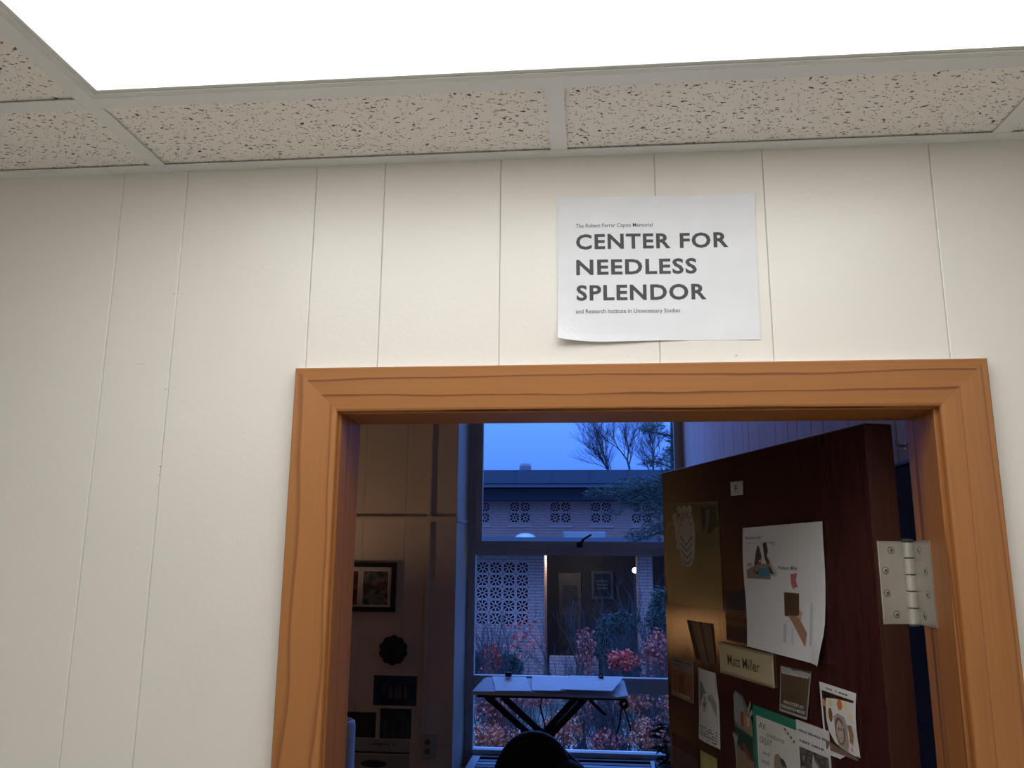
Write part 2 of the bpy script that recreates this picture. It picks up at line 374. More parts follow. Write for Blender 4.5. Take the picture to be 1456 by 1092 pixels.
bm = bevbox(JL-.019, JR+.019, -.0005, WT, JH, JH+.019, .001, 1); obj('jamb', bm, W_JH, dframe)
bm = bmesh.new(); prism(bm, [(-.012, IH+.0622), (0, IH+.0622), (0, IH+.0665), (-.004, IH+.0655)], 'x', IL-.062, IR+.0625)
obj('caulk_bead', bm, white_paint, dframe)

# ================================================================ STRUCTURE: office behind the door
YW, YS, XRW, XSEC, ZO = 6.0, 5.4, .808, -1.055, 3.95
XLO = -3.8
wo_ = thing('wall_office_far', 'dim cream boarded wall of the office left of its window', 'wall', kind='structure')
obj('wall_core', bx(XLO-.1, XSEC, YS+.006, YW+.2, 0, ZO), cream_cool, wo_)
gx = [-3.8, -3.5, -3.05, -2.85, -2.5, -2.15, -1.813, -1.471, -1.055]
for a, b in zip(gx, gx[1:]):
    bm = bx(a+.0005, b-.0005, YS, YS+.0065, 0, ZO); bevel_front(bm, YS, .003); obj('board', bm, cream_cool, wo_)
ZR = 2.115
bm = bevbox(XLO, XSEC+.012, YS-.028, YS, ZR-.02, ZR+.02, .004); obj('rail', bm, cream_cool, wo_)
bm = bevbox(XSEC, XSEC+.012, YS+.0005, YW-.01, ZR-.02, ZR+.02, .004); obj('rail', bm, cream_cool, wo_)
wr = thing('wall_office_right', 'office side wall of vertical boards lit blue by the window', 'wall', kind='structure')
obj('wall_core', bx(XRW+.006, XRW+.15, WT, YW+.2, 0, ZO), cream_cool, wr)
gy = [6.0, 5.62, 5.258, 4.996, 4.663, 4.241, 4.037, 3.878, 3.534, 3.259, 3.1, 2.846, 2.496, 2.278, 2.13, 1.927, 1.777, 1.495, 1.356, 1.106, .9, .62, .4, .1]
pale = mat('office_side_paint', (.84, .82, .80), .5, var=.03)
for b, a in zip(gy, gy[1:]):
    bm = bmesh.new(); c_ = .004
    prism(bm, [(XRW+.0065, a+.001), (XRW+.0065, b-.001), (XRW+c_, b-.001), (XRW, b-.001-c_), (XRW, a+.001+c_), (XRW+c_, a+.001)], 'z', 0, ZO)
    obj('board', bm, pale, wr)
tag(obj('wall_office_left', bx(XLO-.1, XLO, WT, YS, 0, ZO), mat('dark_reflected_wall', (.045, .026, .018), .6, var=.3, vscale=6, stretch=(4, 4, .4))), 'unseen left office wall, coloured dark for its reflection in the door', 'wall', kind='structure')  # unseen wall, coloured dark so the door varnish reflects little light
tag(obj('ceiling_office', bx(XLO-.1, XRW+.15, WT, YW+.2, ZO, ZO+.1), cream_cool), 'high cream ceiling of the office behind the door', 'ceiling', kind='structure')
tag(obj('floor_office', bx(XLO-.1, XRW+.15, .05, YW+.2, -.12, 0), mat('office_carpet', (.05, .05, .055), .95, var=.2, vscale=60, bump=.3, bscale=400)), 'dark carpet floor of the office', 'floor', kind='structure')
tag(obj('wall_office_sill', bx(XSEC, XRW, YW-.02, YW+.15, 0, .245), mat('sill_wall', (.42, .40, .38), .6)), 'low wall below the office window', 'wall', kind='structure')

# ---------------- window
win = thing('window_1', 'tall grey framed office window in three panes looking onto the courtyard at dusk', 'window', kind='structure')
WX0, WX1, WZ1 = -1.048, .806, 3.80
bm = bmesh.new()
box(bm, WX0, -.985, YW-.01, YW+.07, .245, WZ1); box(bm, .765, WX1, YW-.01, YW+.07, .245, WZ1)
box(bm, -.985, .765, YW-.01, YW+.07, WZ1-.05, WZ1)
obj('window_frame', bm, grey_paint, win)
obj('wall_lintel', bx(XSEC, XRW, YW-.01, YW+.15, WZ1, ZO), cream_cool, win)
bm = bmesh.new()      # projecting upper sash
box(bm, -.985, -.929, YW-.03, YW+.03, 1.90, WZ1-.05); box(bm, .728, .765, YW-.03, YW+.03, 1.90, WZ1-.05)
box(bm, -.929, .728, YW-.03, YW+.03, 1.90, 1.955); box(bm, -.929, .728, YW-.03, YW+.03, WZ1-.11, WZ1-.05)
obj('sash', bm, grey_paint, win)
bm = bmesh.new()
box(bm, -.985, .765, YW-.012, YW+.06, 1.838, 1.899); obj('transom_rail', bm, grey_paint, win)
bm = bevbox(-.985, .765, YW-.012, YW+.06, .735, .855, .004); obj('transom_rail', bm, grey_paint, win)
bm = bevbox(-.985, .765, YW-.05, YW+.06, .246, .285, .004); obj('window_sill', bm, mat('sill_metal', (.55, .56, .58), .4), win)
for (z0, z1, xa, xb, y) in ((1.955, WZ1-.11, -.929, .728, YW), (.855, 1.838, -.985, .765, YW+.02), (.285, .735, -.985, .765, YW+.02)):
    obj('pane', bx(xa, xb, y, y+.005, z0, z1), glass_m, win)
lt = bmesh.new(); box(lt, -.115, -.065, YW-.045, YW-.03, 1.905, 1.945); tube(lt, (-.09, YW-.045, 1.925), (-.09, YW-.065, 1.925), .014, n=10)
lt = obj('latch', lt, black_met, win)
bm = bmesh.new(); bar(bm, (-.095, YW-.062, 1.918), (-.055, YW-.066, 1.975), .022, .012); bar(bm, (-.055, YW-.066, 1.975), (.01, YW-.072, 2.012), .016, .012)
obj('latch_handle', bm, black_met, lt)

# ================================================================ DOOR
PIV = Vector((.449, .112, 0)); DA = math.radians(73)
def drot(a, b): return Vector((a*math.cos(DA)+b*math.sin(DA), -a*math.sin(DA)+b*math.cos(DA), 0))
D_A = PIV + drot(-.005, -.050); D_DIR = drot(-1, 0); D_N = drot(0, -1)
DWID, DTOP = .785, 2.0405
def door_pt(s, z, off=0.0):
    p = D_A + D_DIR*s + D_N*off; return Vector((p.x, p.y, z))
door = thing('door_1', 'dark mahogany office door standing open with papers taped on it', 'door', (D_A.x, D_A.y, 0), kind='structure')
def door_solid(s0, s1, o0, o1, z0, z1, bev=0.0):
    bm = bx(s0, s1, o0, o1, z0, z1)
    if bev: bmesh.ops.bevel(bm, geom=bm.edges[:], offset=bev, segments=2, affect='EDGES', profile=.5)
    for v in bm.verts: v.co = door_pt(v.co.x, v.co.z, v.co.y) - Vector((D_A.x, D_A.y, 0))
    return bm
obj('door_leaf', door_solid(0, DWID, -.044, 0, .012, DTOP, .0025), door_m, door)
obj('edge_strip', door_solid(-.0012, .0, -.043, -.0012, .013, DTOP-.001), mat('door_edge_veneer', (.045, .014, .011), .4, var=.25, vscale=20, stretch=(6, 6, .5)), door)
kn = bmesh.new(); lathe(kn, [(.012, 0), (.012, .03), (.024, .035), (.028, .05), (.022, .065), (.006, .069)], n=20)
kn.transform(Matrix.Translation(door_pt(DWID-.07, .98, 0)-Vector((D_A.x, D_A.y, 0))) @ D_N.to_track_quat('Z', 'Y').to_matrix().to_4x4())
obj('door_knob', kn, steel, door, True)

# butt hinges: top one in view, two more below
def hinge(zc_):
    h = thing('hinge', 'satin steel butt hinge with five knuckles on the door edge' if zc_ > 1.5 else ('middle steel butt hinge of the open door' if zc_ > .8 else 'bottom steel butt hinge of the open door near the floor'), 'hinge', (PIV.x, PIV.y, zc_))
    if zc_ < 1.5: h['group'] = 'lower door hinges'
    O = Vector((PIV.x, PIV.y, zc_)); HH = .057
    # leaf on the door edge: spans off -.044..0 (o axis) at s = -.0015
    bm = bx(-.0032, -.0012, -.0445, -.0035, -HH, HH)
    bmesh.ops.bevel(bm, geom=bm.edges[:], offset=.0006, segments=1, affect='EDGES')
    for v in bm.verts: v.co = door_pt(v.co.x, v.co.z+zc_, v.co.y) - O
    dl = obj('door_leaf_plate', bm, steel, h)
    # barrel
    for k in range(5):
        z0 = -HH+2*HH*k/5; z1 = z0+2*HH/5-.0016
        b2 = bmesh.new(); lathe(b2, [(.0074, z0), (.0081, z0+.0006), (.0081, z1-.0006), (.0074, z1)], n=20); obj('knuckle', b2, steel, h, False)
    b2 = bmesh.new(); lathe(b2, [(.005, -HH-.003), (.0085, -HH-.002), (.0085, -HH), (.006, -HH), (.006, HH), (.0088, HH), (.0088, HH+.002), (.005, HH+.0035)], n=20); obj('hinge_pin', b2, steel_dark, h)
    # leaf on the jamb face
    bm = bx(JR-.0022, JR-.0002, .050, .1115, zc_-HH, zc_+HH); bm.transform(Matrix.Translation(-O)); jl = obj('jamb_leaf_plate', bm, steel, h)
    def screw(p, nrm, par):
        b5 = bmesh.new(); lathe(b5, [(.0052, 0), (.0052, .00025)], n=16)
        b3 = bmesh.new(); lathe(b3, [(.0042, 0), (.0040, .0006), (.0025, .0010), (.0003, .0011)], n=14)
        q = nrm.to_track_quat('Z', 'Y').to_matrix().to_4x4(); b3.transform(Matrix.Translation(p-O) @ q); s = obj('screw', b3, mat('screw_steel', (.55, .54, .50), .3, metal=.8), h); b5.transform(Matrix.Translation(p-O) @ q); obj('countersink', b5, mat('countersink_dark', (.10, .095, .085), .5), s)
        b4 = bmesh.new(); box(b4, -.0026, .0026, -.0007, .0007, .0009, .0014); box(b4, -.0007, .0007, -.0026, .0026, .0009, .0014)
        b4.transform(Matrix.Translation(p-O) @ q @ Matrix.Rotation(random.random()*1.5, 4, 'Z')); obj('screw_slot', b4, steel_dark, s)
    ed = -D_DIR
    for (o_, z_) in ((-.0225, .044), (-.0115, .016), (-.0115, -.015), (-.0235, -.044)):
        p = door_pt(-.0032, zc_+z_, o_-.001); screw(p, ed, dl)
    for (y_, z_) in ((.085, .044), (.068, .016), (.068, -.015), (.085, -.044)):
        screw(Vector((JR-.0022, y_, zc_+z_)), Vector((-1, 0, 0)), jl)
hinge(1.8145); hinge(1.05); hinge(.28)

# ================================================================ PAPERS
def bil(c, u, v):  # c: TL, TR, BR, BL
    return tuple(c[0][i]*(1-u)*(1-v)+c[1][i]*u*(1-v)+c[2][i]*u*v+c[3][i]*(1-u)*v for i in range(2))
class Sheet:
    def __init__(s, fn, o): s.fn = fn; s.o = o; s.k = 0
def sheet(name, label, cat, fn, m, base, nu=6, nv=6, th=.0003, group=None):
    base = Vector(base)
    V = []; Fc = []
    for side in (0, 1):
        for j in range(nv+1):
            for i in range(nu+1): V.append(fn(i/nu, j/nv, -th*side)-base)
    N = (nu+1)*(nv+1); ix = lambda i, j, s_: s_*N+j*(nu+1)+i
    for j in range(nv):
        for i in range(nu):
            Fc.append((ix(i, j, 0), ix(i, j+1, 0), ix(i+1, j+1, 0), ix(i+1, j, 0))); Fc.append((ix(i, j, 1), ix(i+1, j, 1), ix(i+1, j+1, 1), ix(i, j+1, 1)))
    for i in range(nu): Fc += [(ix(i, 0, 0), ix(i+1, 0, 0), ix(i+1, 0, 1), ix(i, 0, 1)), (ix(i, nv, 0), ix(i, nv, 1), ix(i+1, nv, 1), ix(i+1, nv, 0))]
    for j in range(nv): Fc += [(ix(0, j, 0), ix(0, j, 1), ix(0, j+1, 1), ix(0, j+1, 0)), (ix(nu, j, 0), ix(nu, j+1, 0), ix(nu, j+1, 1), ix(nu, j, 1))]
    e = thing(name, label, cat, base, group=group)
    obj('sheet', (V, Fc), m, e)
    s = Sheet(fn, e); s.base = base
    return s
def subdiv_poly(poly, n=1): return poly
def ell(cx, cy, rx, ry, n=20, a0=0, a1=2*PI): return [(cx+rx*math.cos(a0+(a1-a0)*i/n), cy+ry*math.sin(a0+(a1-a0)*i/n)) for i in range(n if abs(a1-a0-2*PI) < 1e-6 else n+1)]
def rect(u0, v0, u1, v1): return [(u0, v0), (u1, v0), (u1, v1), (u0, v1)]
def stroke(pts, w_):
    P = []; Q = []
    for i, p in enumerate(pts):
        a = Vector(pts[max(i-1, 0)]); b = Vector(pts[min(i+1, len(pts)-1)]); d = (b-a).normalized(); n = Vector((-d.y, d.x))*w_/2
        P.append((p[0]+n.x, p[1]+n.y)); Q.append((p[0]-n.x, p[1]-n.y))
    return [[P[i], P[i+1], Q[i+1], Q[i]] for i in range(len(pts)-1)]
_cm = {}
def cmat(c, rough=.6):
    k = (c, rough)
    if k not in _cm: _cm[k] = mat('ink_%d' % len(_cm), c, rough, var=.06, vscale=30)
    return _cm[k]
def prints(s, items, name='print'):
    me = bpy.data.meshes.new(name); V = []; Fc = []; mi = []; ml = []
    for m, poly in items:
        if isinstance(m, tuple): m = cmat(m)
        if m not in ml: ml.append(m)
        s.k += 1; b = len(V)
        for (u, v) in poly: V.append(s.fn(u, v, .00012+.00003*s.k)-s.base)
        Fc.append(tuple(range(b, len(V)))); mi.append(ml.index(m))
    me.from_pydata(V, [], Fc)
    for m in ml: me.materials.append(m)
    me.polygons.foreach_set('material_index', mi)
    return link(bpy.data.objects.new(name, me), s.o)
def text(s, body, u0, v0, u1, v1, col=(.02, .02, .025), bold=0.0, name='lettering', slant=0.0, ref=None):
    # fills the uv box (v0 = top, v1 = baseline of the caps)
    cu = bpy.data.curves.new('t', 'FONT'); cu.body = body; cu.size = 1; cu.resolution_u = 3; cu.offset = bold; cu.space_character = 1.0+bold*4
    to = bpy.data.objects.new('t', cu); C.objects.link(to)
    dg = bpy.context.evaluated_depsgraph_get(); me = bpy.data.meshes.new_from_object(to.evaluated_get(dg))
    cu2 = bpy.data.curves.new('t2', 'FONT'); cu2.body = 'H'; cu2.size = 1; cu2.offset = bold
    t2 = bpy.data.objects.new('t2', cu2); C.objects.link(t2); dg = bpy.context.evaluated_depsgraph_get(); mh = bpy.data.meshes.new_from_object(t2.evaluated_get(dg))
    cap = max(v.co.y for v in mh.vertices)
    xs_ = [v.co.x for v in me.vertices]; a, b = min(xs_), max(xs_)
    s.k += 1
    V = []
    for v in me.vertices:
        yy = v.co.y/cap; uu = u0+(u1-u0)*(v.co.x-a)/(b-a) + slant*yy
        V.append(s.fn(uu, v1+(v0-v1)*yy, .00012+.00003*s.k)-s.base)
    Fc = [tuple(p.vertices) for p in me.polygons]
    m2 = bpy.data.meshes.new(name); m2.from_pydata(V, [], Fc); m2.materials.append(cmat(col) if isinstance(col, tuple) else col)
    for o_ in (to, t2): bpy.data.objects.remove(o_)
    bpy.data.meshes.remove(me); bpy.data.meshes.remove(mh)
    return link(bpy.data.objects.new(name, m2), s.o)
def scribble(s, u0, v0, u1, v1, col=(.03, .03, .03), n=9, fill=.62):
    it = []; st = (u1-u0)/n
    for i in range(n):
        if random.random() < .14: continue
        it.append((col, rect(u0+i*st, v0+random.random()*(v1-v0)*.3, u0+(i+fill+random.random()*.2)*st, v1)))
    prints(s, it, 'caption_lines')['kind'] = 'stuff'

# ---------------- the sign over the door
sc_ = [(-.0427, EYE+.5098), (.2395, EYE+.5075), (.2372, EYE+.2917), (-.0420, EYE+.2935)]
def sign_fn(u, v, off):
    x_, z_ = bil(sc_, u, v)
    lift = .0016 + .011*max(0, (1-u/.22))**2*max(0, (v-.80)/.20)**2 + .0035*max(0, (v-.9)/.1)**2*max(0, 1-abs(u-.2)/.5) + .004*max(0, (u-.85)/.15)**2*max(0, (.12-v)/.12) + .0012*math.sin(u*5+1)*v
    z_ += .010*max(0, (1-u/.2))**2*max(0, (v-.86)/.14)**2*.25 + .0018*math.sin(u*7)*max(0, .5-v) - .0022*max(0, 1-abs(u-.22)/.3)*max(0, (v-.8)/.2)
    return Vector((x_, -lift-off, z_))
s = sheet('paper_sign', 'white printed paper sign taped above the doorway', 'sign', sign_fn, paper_w, sign_fn(.5, 1, 0), 24, 20)
inkg = (.05, .052, .06)
# measured edges on the page (u, v)
text(s, 'The Robert Farrar Capon Memorial', .095, .190, .487, .217, inkg, .003)
text(s, 'CENTER FOR', .096, .265, .862, .367, inkg, .028)
text(s, 'NEEDLESS', .096, .443, .702, .545, inkg, .028)
text(s, 'SPLENDOR', .096, .620, .745, .722, inkg, .028)
text(s, 'and Research Institute in Unnecessary Studies', .092, .785, .612, .812, inkg, .003)

# ---------------- papers on the open door
def dsheet(name, label, cat, corners, m, lay=0, curl=None, nu=6, nv=6, rough=None):
    def fn(u, v, off):
        s_, z_ = bil(corners, u, v); return door_pt(s_, z_, .0010+.0008*lay+off+(curl(u, v) if curl else 0))
    return sheet(name, label, cat, fn, m, fn(.5, 1, 0), nu, nv)
glossy = lambda n, c, r=.25: mat(n, c, r, var=.08, vscale=10)
# poster with emblem
s = dsheet('poster', 'glossy olive green poster with a pale cone emblem on the door', 'poster', [(.768, 1.967), (.487, 1.957), (.485, 1.744), (.763, 1.742)], glossy('olive_gloss', (.070, .085, .030)))
prints(s, [(glossy('olive_dark_gloss', (.03, .045, .02)), rect(.02, .02, .98, .18)), ((.13, .12, .07), [(.55, .3), (.62, .27), (.8, .28), (.97, .24), (.97, .44), (.75, .42), (.55, .43)]),
           ((.04, .055, .02), [(.7, .06), (.95, .04), (.97, .22), (.86, .30), (.74, .29), (.70, .2)]), ((.17, .16, .11), [(.79, .09), (.86, .07), (.84, .2), (.78, .3), (.73, .3), (.78, .2)])])
em = (.55, .52, .42)
it = [(em, ell(.42, .30, .165, .25, 22)), (em, ell(.42, .43, .15, .20, 18))]
for k in range(5): it.append((em, ell(.215+.012*k, .14+.07*k, .05, .045, 10)))
for k in range(3): it.append((em, ell(.3+.1*k, .07, .05, .04, 10)))
dk = (.06, .055, .04)
for k in range(7):
    a = PI*(.12+.76*k/6); it += [(dk, q) for q in stroke([(.42-.13*math.cos(a), .27-.19*math.sin(a)), (.42-.09*math.cos(a), .27-.12*math.sin(a))], .012)]
for k in range(4):
    it += [(dk, q) for q in stroke([(.30+.01*k, .33+.07*k), (.37, .375+.07*k), (.42, .42+.06*k)], .011)]; it += [(dk, q) for q in stroke([(.54-.01*k, .33+.07*k), (.47, .375+.07*k), (.42, .42+.06*k)], .011)]
prints(s, it, 'emblem')
# small tag
s = dsheet('door_tag', 'tiny square white label near the top of the dark door', 'label', [(.430, 1.990), (.379, 1.988), (.381, 1.962), (.430, 1.963)], mat('tag_paper', (.62, .60, .57), .6), curl=None)
text(s, 'F:', .35, .28, .66, .78, (.05, .05, .05), .01)
# landscape photo under the big page
s = dsheet('landscape_photo', 'dark sunset landscape print half under the large white page', 'photo', [(.475, 1.784), (.351, 1.787), (.343, 1.691), (.472, 1.691)], photo_mat('dusk_print', [(.018, .014, .02), (.05, .022, .012), (.02, .016, .02), (.075, .03, .012)], 45), 2)
prints(s, [((.022, .02, .035), rect(.0, .0, 1, .38)), ((.07, .03, .014), rect(0, .52, 1, .62)), ((.10, .05, .02), rect(.45, .45, .6, .56)), ((.04, .018, .012), rect(0, .7, 1, 1))])
# large white page
def curl_big(u, v): return .002*math.sin(v*6+u*2) + .012*max(0, (u-.8)/.2)**2*max(0, (v-.75)/.25) + .003*v + .002
s = dsheet('printed_page', 'large white landscape page with two pasted pictures on the door', 'page', [(.384, 1.900), (.118, 1.903), (.134, 1.685), (.385, 1.688)], mat('page_paper', (.72, .72, .74), .7), 0, curl_big, 14, 14)
text(s, 'My teaching is clear', .05, .075, .27, .10, (.05, .05, .05), .01)
prints(s, [(photo_mat('pic_bg', [(.42, .41, .40), (.52, .50, .48)], 40), rect(.05, .13, .45, .40)), ((.30, .22, .17), [(.05, .36), (.2, .31), (.37, .30), (.37, .43), (.05, .43)]),
           ((.10, .06, .05), [(.15, .36), (.19, .22), (.22, .15), (.25, .18), (.27, .24), (.25, .38), (.18, .40)]), ((.07, .05, .06), [(.29, .14), (.34, .13), (.36, .2), (.34, .24), (.38, .30), (.44, .39), (.37, .38), (.31, .26)]),
           ((.06, .22, .33), rect(.22, .34, .36, .41)), ((.55, .5, .46), [(.36, .24), (.40, .3), (.45, .38), (.43, .40), (.38, .33)]), ((.42, .40, .38), rect(.06, .30, .13, .33))])
text(s, 'Professor Miller', .48, .32, .71, .348, (.03, .03, .03), .01)
prints(s, [((.48, .14, .16), [(.62, .38), (.70, .37), (.68, .43), (.70, .47), (.64, .49), (.62, .45)]), ((.09, .05, .03), rect(.53, .52, .71, .70)), ((.40, .16, .07), [(.54, .57), (.60, .53), (.67, .60), (.70, .68), (.54, .69)]),
           ((.62, .36, .26), [(.62, .55), (.70, .63), (.75, .66), (.73, .72), (.62, .66)]), ((.36, .20, .14), [(.57, .69), (.70, .69), (.81, .80), (.79, .90), (.73, .84), (.63, .74)]), ((.50, .52, .60), rect(.52, .76, .555, .90)), ((.53, .55, .62), rect(.84, .58, .87, .88)), ((.58, .60, .66), rect(.62, .78, .65, .91))])
# bark photo
s = dsheet('bark_photo', 'narrow photo of grey upright bark on the door beneath the olive poster', 'photo', [(.663, 1.713), (.535, 1.715), (.527, 1.638), (.623, 1.637)], mat('bark_print', (.07, .065, .06), .4, var=.6, vscale=60, stretch=(6, 6, .6)))
for q in (((.02, .017, .017), [(.0, .0), (.16, .0), (.28, 1), (.0, 1)]), ((.03, .018, .014), [(.5, 0), (.6, 0), (.68, 1), (.58, 1)]), ((.02, .017, .017), [(.93, 0), (1, 0), (1, 1), (.96, 1)])): prints(s, [q])
# orange paper
s = dsheet('meme_print', 'small print with grey caption above an orange picture near the door edge', 'page', [(.752, 1.628), (.635, 1.630), (.642, 1.545), (.763, 1.546)], mat('orange_print_paper', (.20, .19, .18), .6))
prints(s, [(photo_mat('orange_print', [(.05, .018, .012), (.20, .055, .02), (.07, .02, .015), (.25, .08, .03)], 70), rect(.04, .32, .96, .95)), ((.10, .05, .03), rect(.35, .4, .6, .85))])
scribble(s, .1, .05, .9, .11, (.06, .06, .06), 10); scribble(s, .1, .16, .5, .21, (.06, .06, .06), 5); scribble(s, .1, .87, .9, .93, (.5, .4, .3), 10)
# cartoon page
s = dsheet('cartoon_page', 'tall white comic page with green hills and orange sky', 'page', [(.613, 1.622), (.527, 1.621), (.519, 1.483), (.614, 1.484)], mat('comic_paper', (.55, .55, .53), .65), 0, lambda u, v: .004*v*v+.002*math.sin(u*4))
prints(s, [((.36, .24, .07), rect(.06, .04, .9, .3)), ((.15, .20, .14), [(.06, .17), (.25, .2), (.4, .3), (.7, .31), (.9, .42), (.9, .55), (.06, .55)]), ((.24, .29, .23), [(.3, .38), (.6, .33), (.9, .42), (.9, .58), (.3, .6)]),
           ((.45, .46, .44), [(.2, .5), (.3, .42), (.42, .5), (.5, .57), (.2, .58)]), ((.32, .04, .03), [(.25, .48), (.36, .46), (.42, .5), (.36, .53), (.28, .51)]), ((.42, .43, .42), rect(.06, .56, .93, .76))])
for k in range(4): scribble(s, .08, .795+.035*k, .92, .815+.035*k, (.07, .07, .07), 11)
scribble(s, .5, .94, .9, .965, (.05, .05, .05), 6)
# name plate: engraved plastic strip in an aluminium slide
np_ = [(.504, 1.681), (.300, 1.682), (.300, 1.631), (.501, 1.629)]
def np_fn(u, v, off):
    s_, z_ = bil(np_, u, v); return door_pt(s_, z_, .0042+off)
s = sheet('name_plate', 'cream name plate with black lettering in the middle of the door', 'name plate', np_fn, mat('cream_plastic', (.46, .42, .26), .4), np_fn(.5, 1, 0), 2, 2, th=.003)
text(s, 'Matt Miller', .165, .31, .78, .68, (.03, .03, .02), .006)
bm = bmesh.new()
for (v0, v1) in ((-.05, .03), (.97, 1.05)):
    q = [np_fn(0, v0, -.0038), np_fn(1, v0, -.0038), np_fn(1, v1, -.0038), np_fn(0, v1, -.0038)]; q2 = [np_fn(0, v0, .0008), np_fn(1, v0, .0008), np_fn(1, v1, .0008), np_fn(0, v1, .0008)]
    A = [bm.verts.new(p-s.base) for p in q]; B = [bm.verts.new(p-s.base) for p in q2]
    bm.faces.new(A); bm.faces.new(B)
    for i in range(4): bm.faces.new((A[i], A[(i+1) % 4], B[(i+1) % 4], B[i]))
obj('holder_rail', bm, mat('rail_alu', (.42, .36, .30), .4, metal=.6), s.o)
# meme with white capitals
s = dsheet('meme_page', 'small brown meme print with white capitals and a torn top', 'page', [(.277, 1.668), (.183, 1.671), (.198, 1.596), (.289, 1.594)], mat('meme_paper', (.34, .33, .32), .6), 0, lambda u, v: .004*u*v)
prints(s, [(photo_mat('meme_photo', [(.035, .028, .02), (.07, .055, .035), (.045, .035, .025)], 50), rect(.03, .12, .97, .95)), ((.03, .02, .015), ell(.27, .42, .1, .2, 12)), ((.045, .03, .02), ell(.75, .5, .12, .22, 12)), ((.06, .045, .03), ell(.5, .6, .15, .12, 12)),
           ((.05, .05, .05), [(.0, .0), (.35, .02), (.42, .05), (.7, .03), (1, .05), (1, .0)])])
scribble(s, .06, .11, .95, .165, (.45, .44, .42), 14, .8)
text(s, 'WHEN A STUDENT SAYS', .15, .735, .86, .80, (.62, .61, .58), .02); text(s, '"THERE MUST BE A MISTAKE"', .06, .84, .94, .905, (.62, .61, .58), .02)
# print with lights and cup
s = dsheet('picture_page', 'white-bordered print of glowing lights and a cup, nearest the hinge', 'page', [(.162, 1.659), (.068, 1.656), (.071, 1.556), (.158, 1.556)], mat('picture_paper', (.68, .67, .68), .6), 0, lambda u, v: .003*math.sin(v*4)*u)
scribble(s, .2, .045, .8, .075, (.05, .05, .05), 14)
prints(s, [(photo_mat('night_photo', [(.012, .008, .008), (.05, .022, .01), (.015, .01, .01)], 40), rect(.06, .11, .95, .93)), ((.50, .24, .06), ell(.10, .28, .045, .055)), ((.72, .60, .32), ell(.30, .25, .065, .06)), ((.55, .17, .03), ell(.57, .23, .075, .075)), ((.75, .62, .38), ell(.75, .21, .065, .06)), ((.72, .6, .4), ell(.88, .35, .06, .065)),
           ((.22, .09, .03), ell(.28, .42, .06, .1)), ((.36, .31, .28), [(.38, .42), (.5, .36), (.68, .38), (.75, .48), (.74, .75), (.70, .86), (.45, .82), (.38, .65)]), ((.16, .10, .08), ell(.53, .60, .14, .19)), ((.48, .38, .33), ell(.53, .61, .10, .155)), ((.12, .07, .06), ell(.50, .575, .02, .018, 8)), ((.12, .07, .06), ell(.57, .575, .02, .018, 8)), ((.2, .1, .08), rect(.49, .69, .57, .70)),
           ((.30, .18, .10), [(.76, .48), (.88, .46), (.92, .58), (.86, .74), (.78, .7), (.8, .6)]), ((.6, .3, .2), ell(.82, .80, .03, .035, 10)), ((.17, .11, .08), [(.06, .80), (.5, .85), (.95, .9), (.95, .93), (.06, .93)])])
# green backed drawing
s = dsheet('drawing', 'hand-lettered pen drawing of an animal on a green backing sheet', 'drawing', [(.384, 1.588), (.235, 1.588), (.235, 1.38), (.384, 1.38)], mat('green_card', (.012, .17, .12), .6), 0)
prints(s, [((.56, .55, .50), rect(.075, .075, .995, .97))])
text(s, 'All', .12, .12, .28, .17, (.05, .05, .04), 0, slant=.02); text(s, 'creatures', .30, .175, .70, .215, (.05, .05, .04), 0, slant=.02)
text(s, 'GREAT', .13, .235, .42, .285, (.06, .06, .05), 0, slant=.01); text(s, 'and', .20, .335, .36, .365, (.06, .06, .05), 0); text(s, 'small', .16, .40, .34, .44, (.06, .06, .05), 0)
prints(s, [((.25, .20, .15), [(.45, .40), (.48, .33), (.56, .31), (.66, .35), (.78, .40), (.88, .48), (.93, .62), (.90, .85), (.5, .85), (.45, .6)]), ((.34, .33, .30), [(.66, .35), (.78, .40), (.9, .5), (.93, .65), (.84, .62), (.76, .5)]), ((.05, .04, .035), [(.60, .33), (.68, .34), (.74, .38), (.66, .395), (.60, .37)]), ((.62, .45, .10), ell(.68, .52, .06, .04)), ((.07, .06, .05), ell(.56, .43, .02, .015, 8))]
       + [((.12, .12, .11), ell(.74+.06*k, .10+.022*k, .022, .012, 8)) for k in range(4)])
# small white page in front of it
s = dsheet('photo_page', 'small white page with two text lines over a grey picture', 'page', [(.237, 1.590), (.143, 1.590), (.143, 1.45), (.237, 1.45)], mat('photo_page_paper', (.56, .56, .58), .65), 1)
scribble(s, .08, .09, .9, .115, (.12, .12, .13), 16); scribble(s, .1, .20, .95, .225, (.12, .12, .13), 16)
prints(s, [(photo_mat('crowd_photo', [(.03, .028, .03), (.14, .13, .13), (.04, .035, .035), (.25, .24, .24)], 60), rect(.08, .28, .95, .95)), ((.38, .38, .42), [(.45, .42), (.5, .30), (.56, .38), (.68, .44), (.7, .6), (.46, .55)]), ((.33, .32, .14), [(.2, .58), (.4, .52), (.5, .62), (.42, .8), (.24, .76)]), ((.40, .14, .08), [(.55, .65), (.8, .62), (.85, .8), (.6, .8)])])
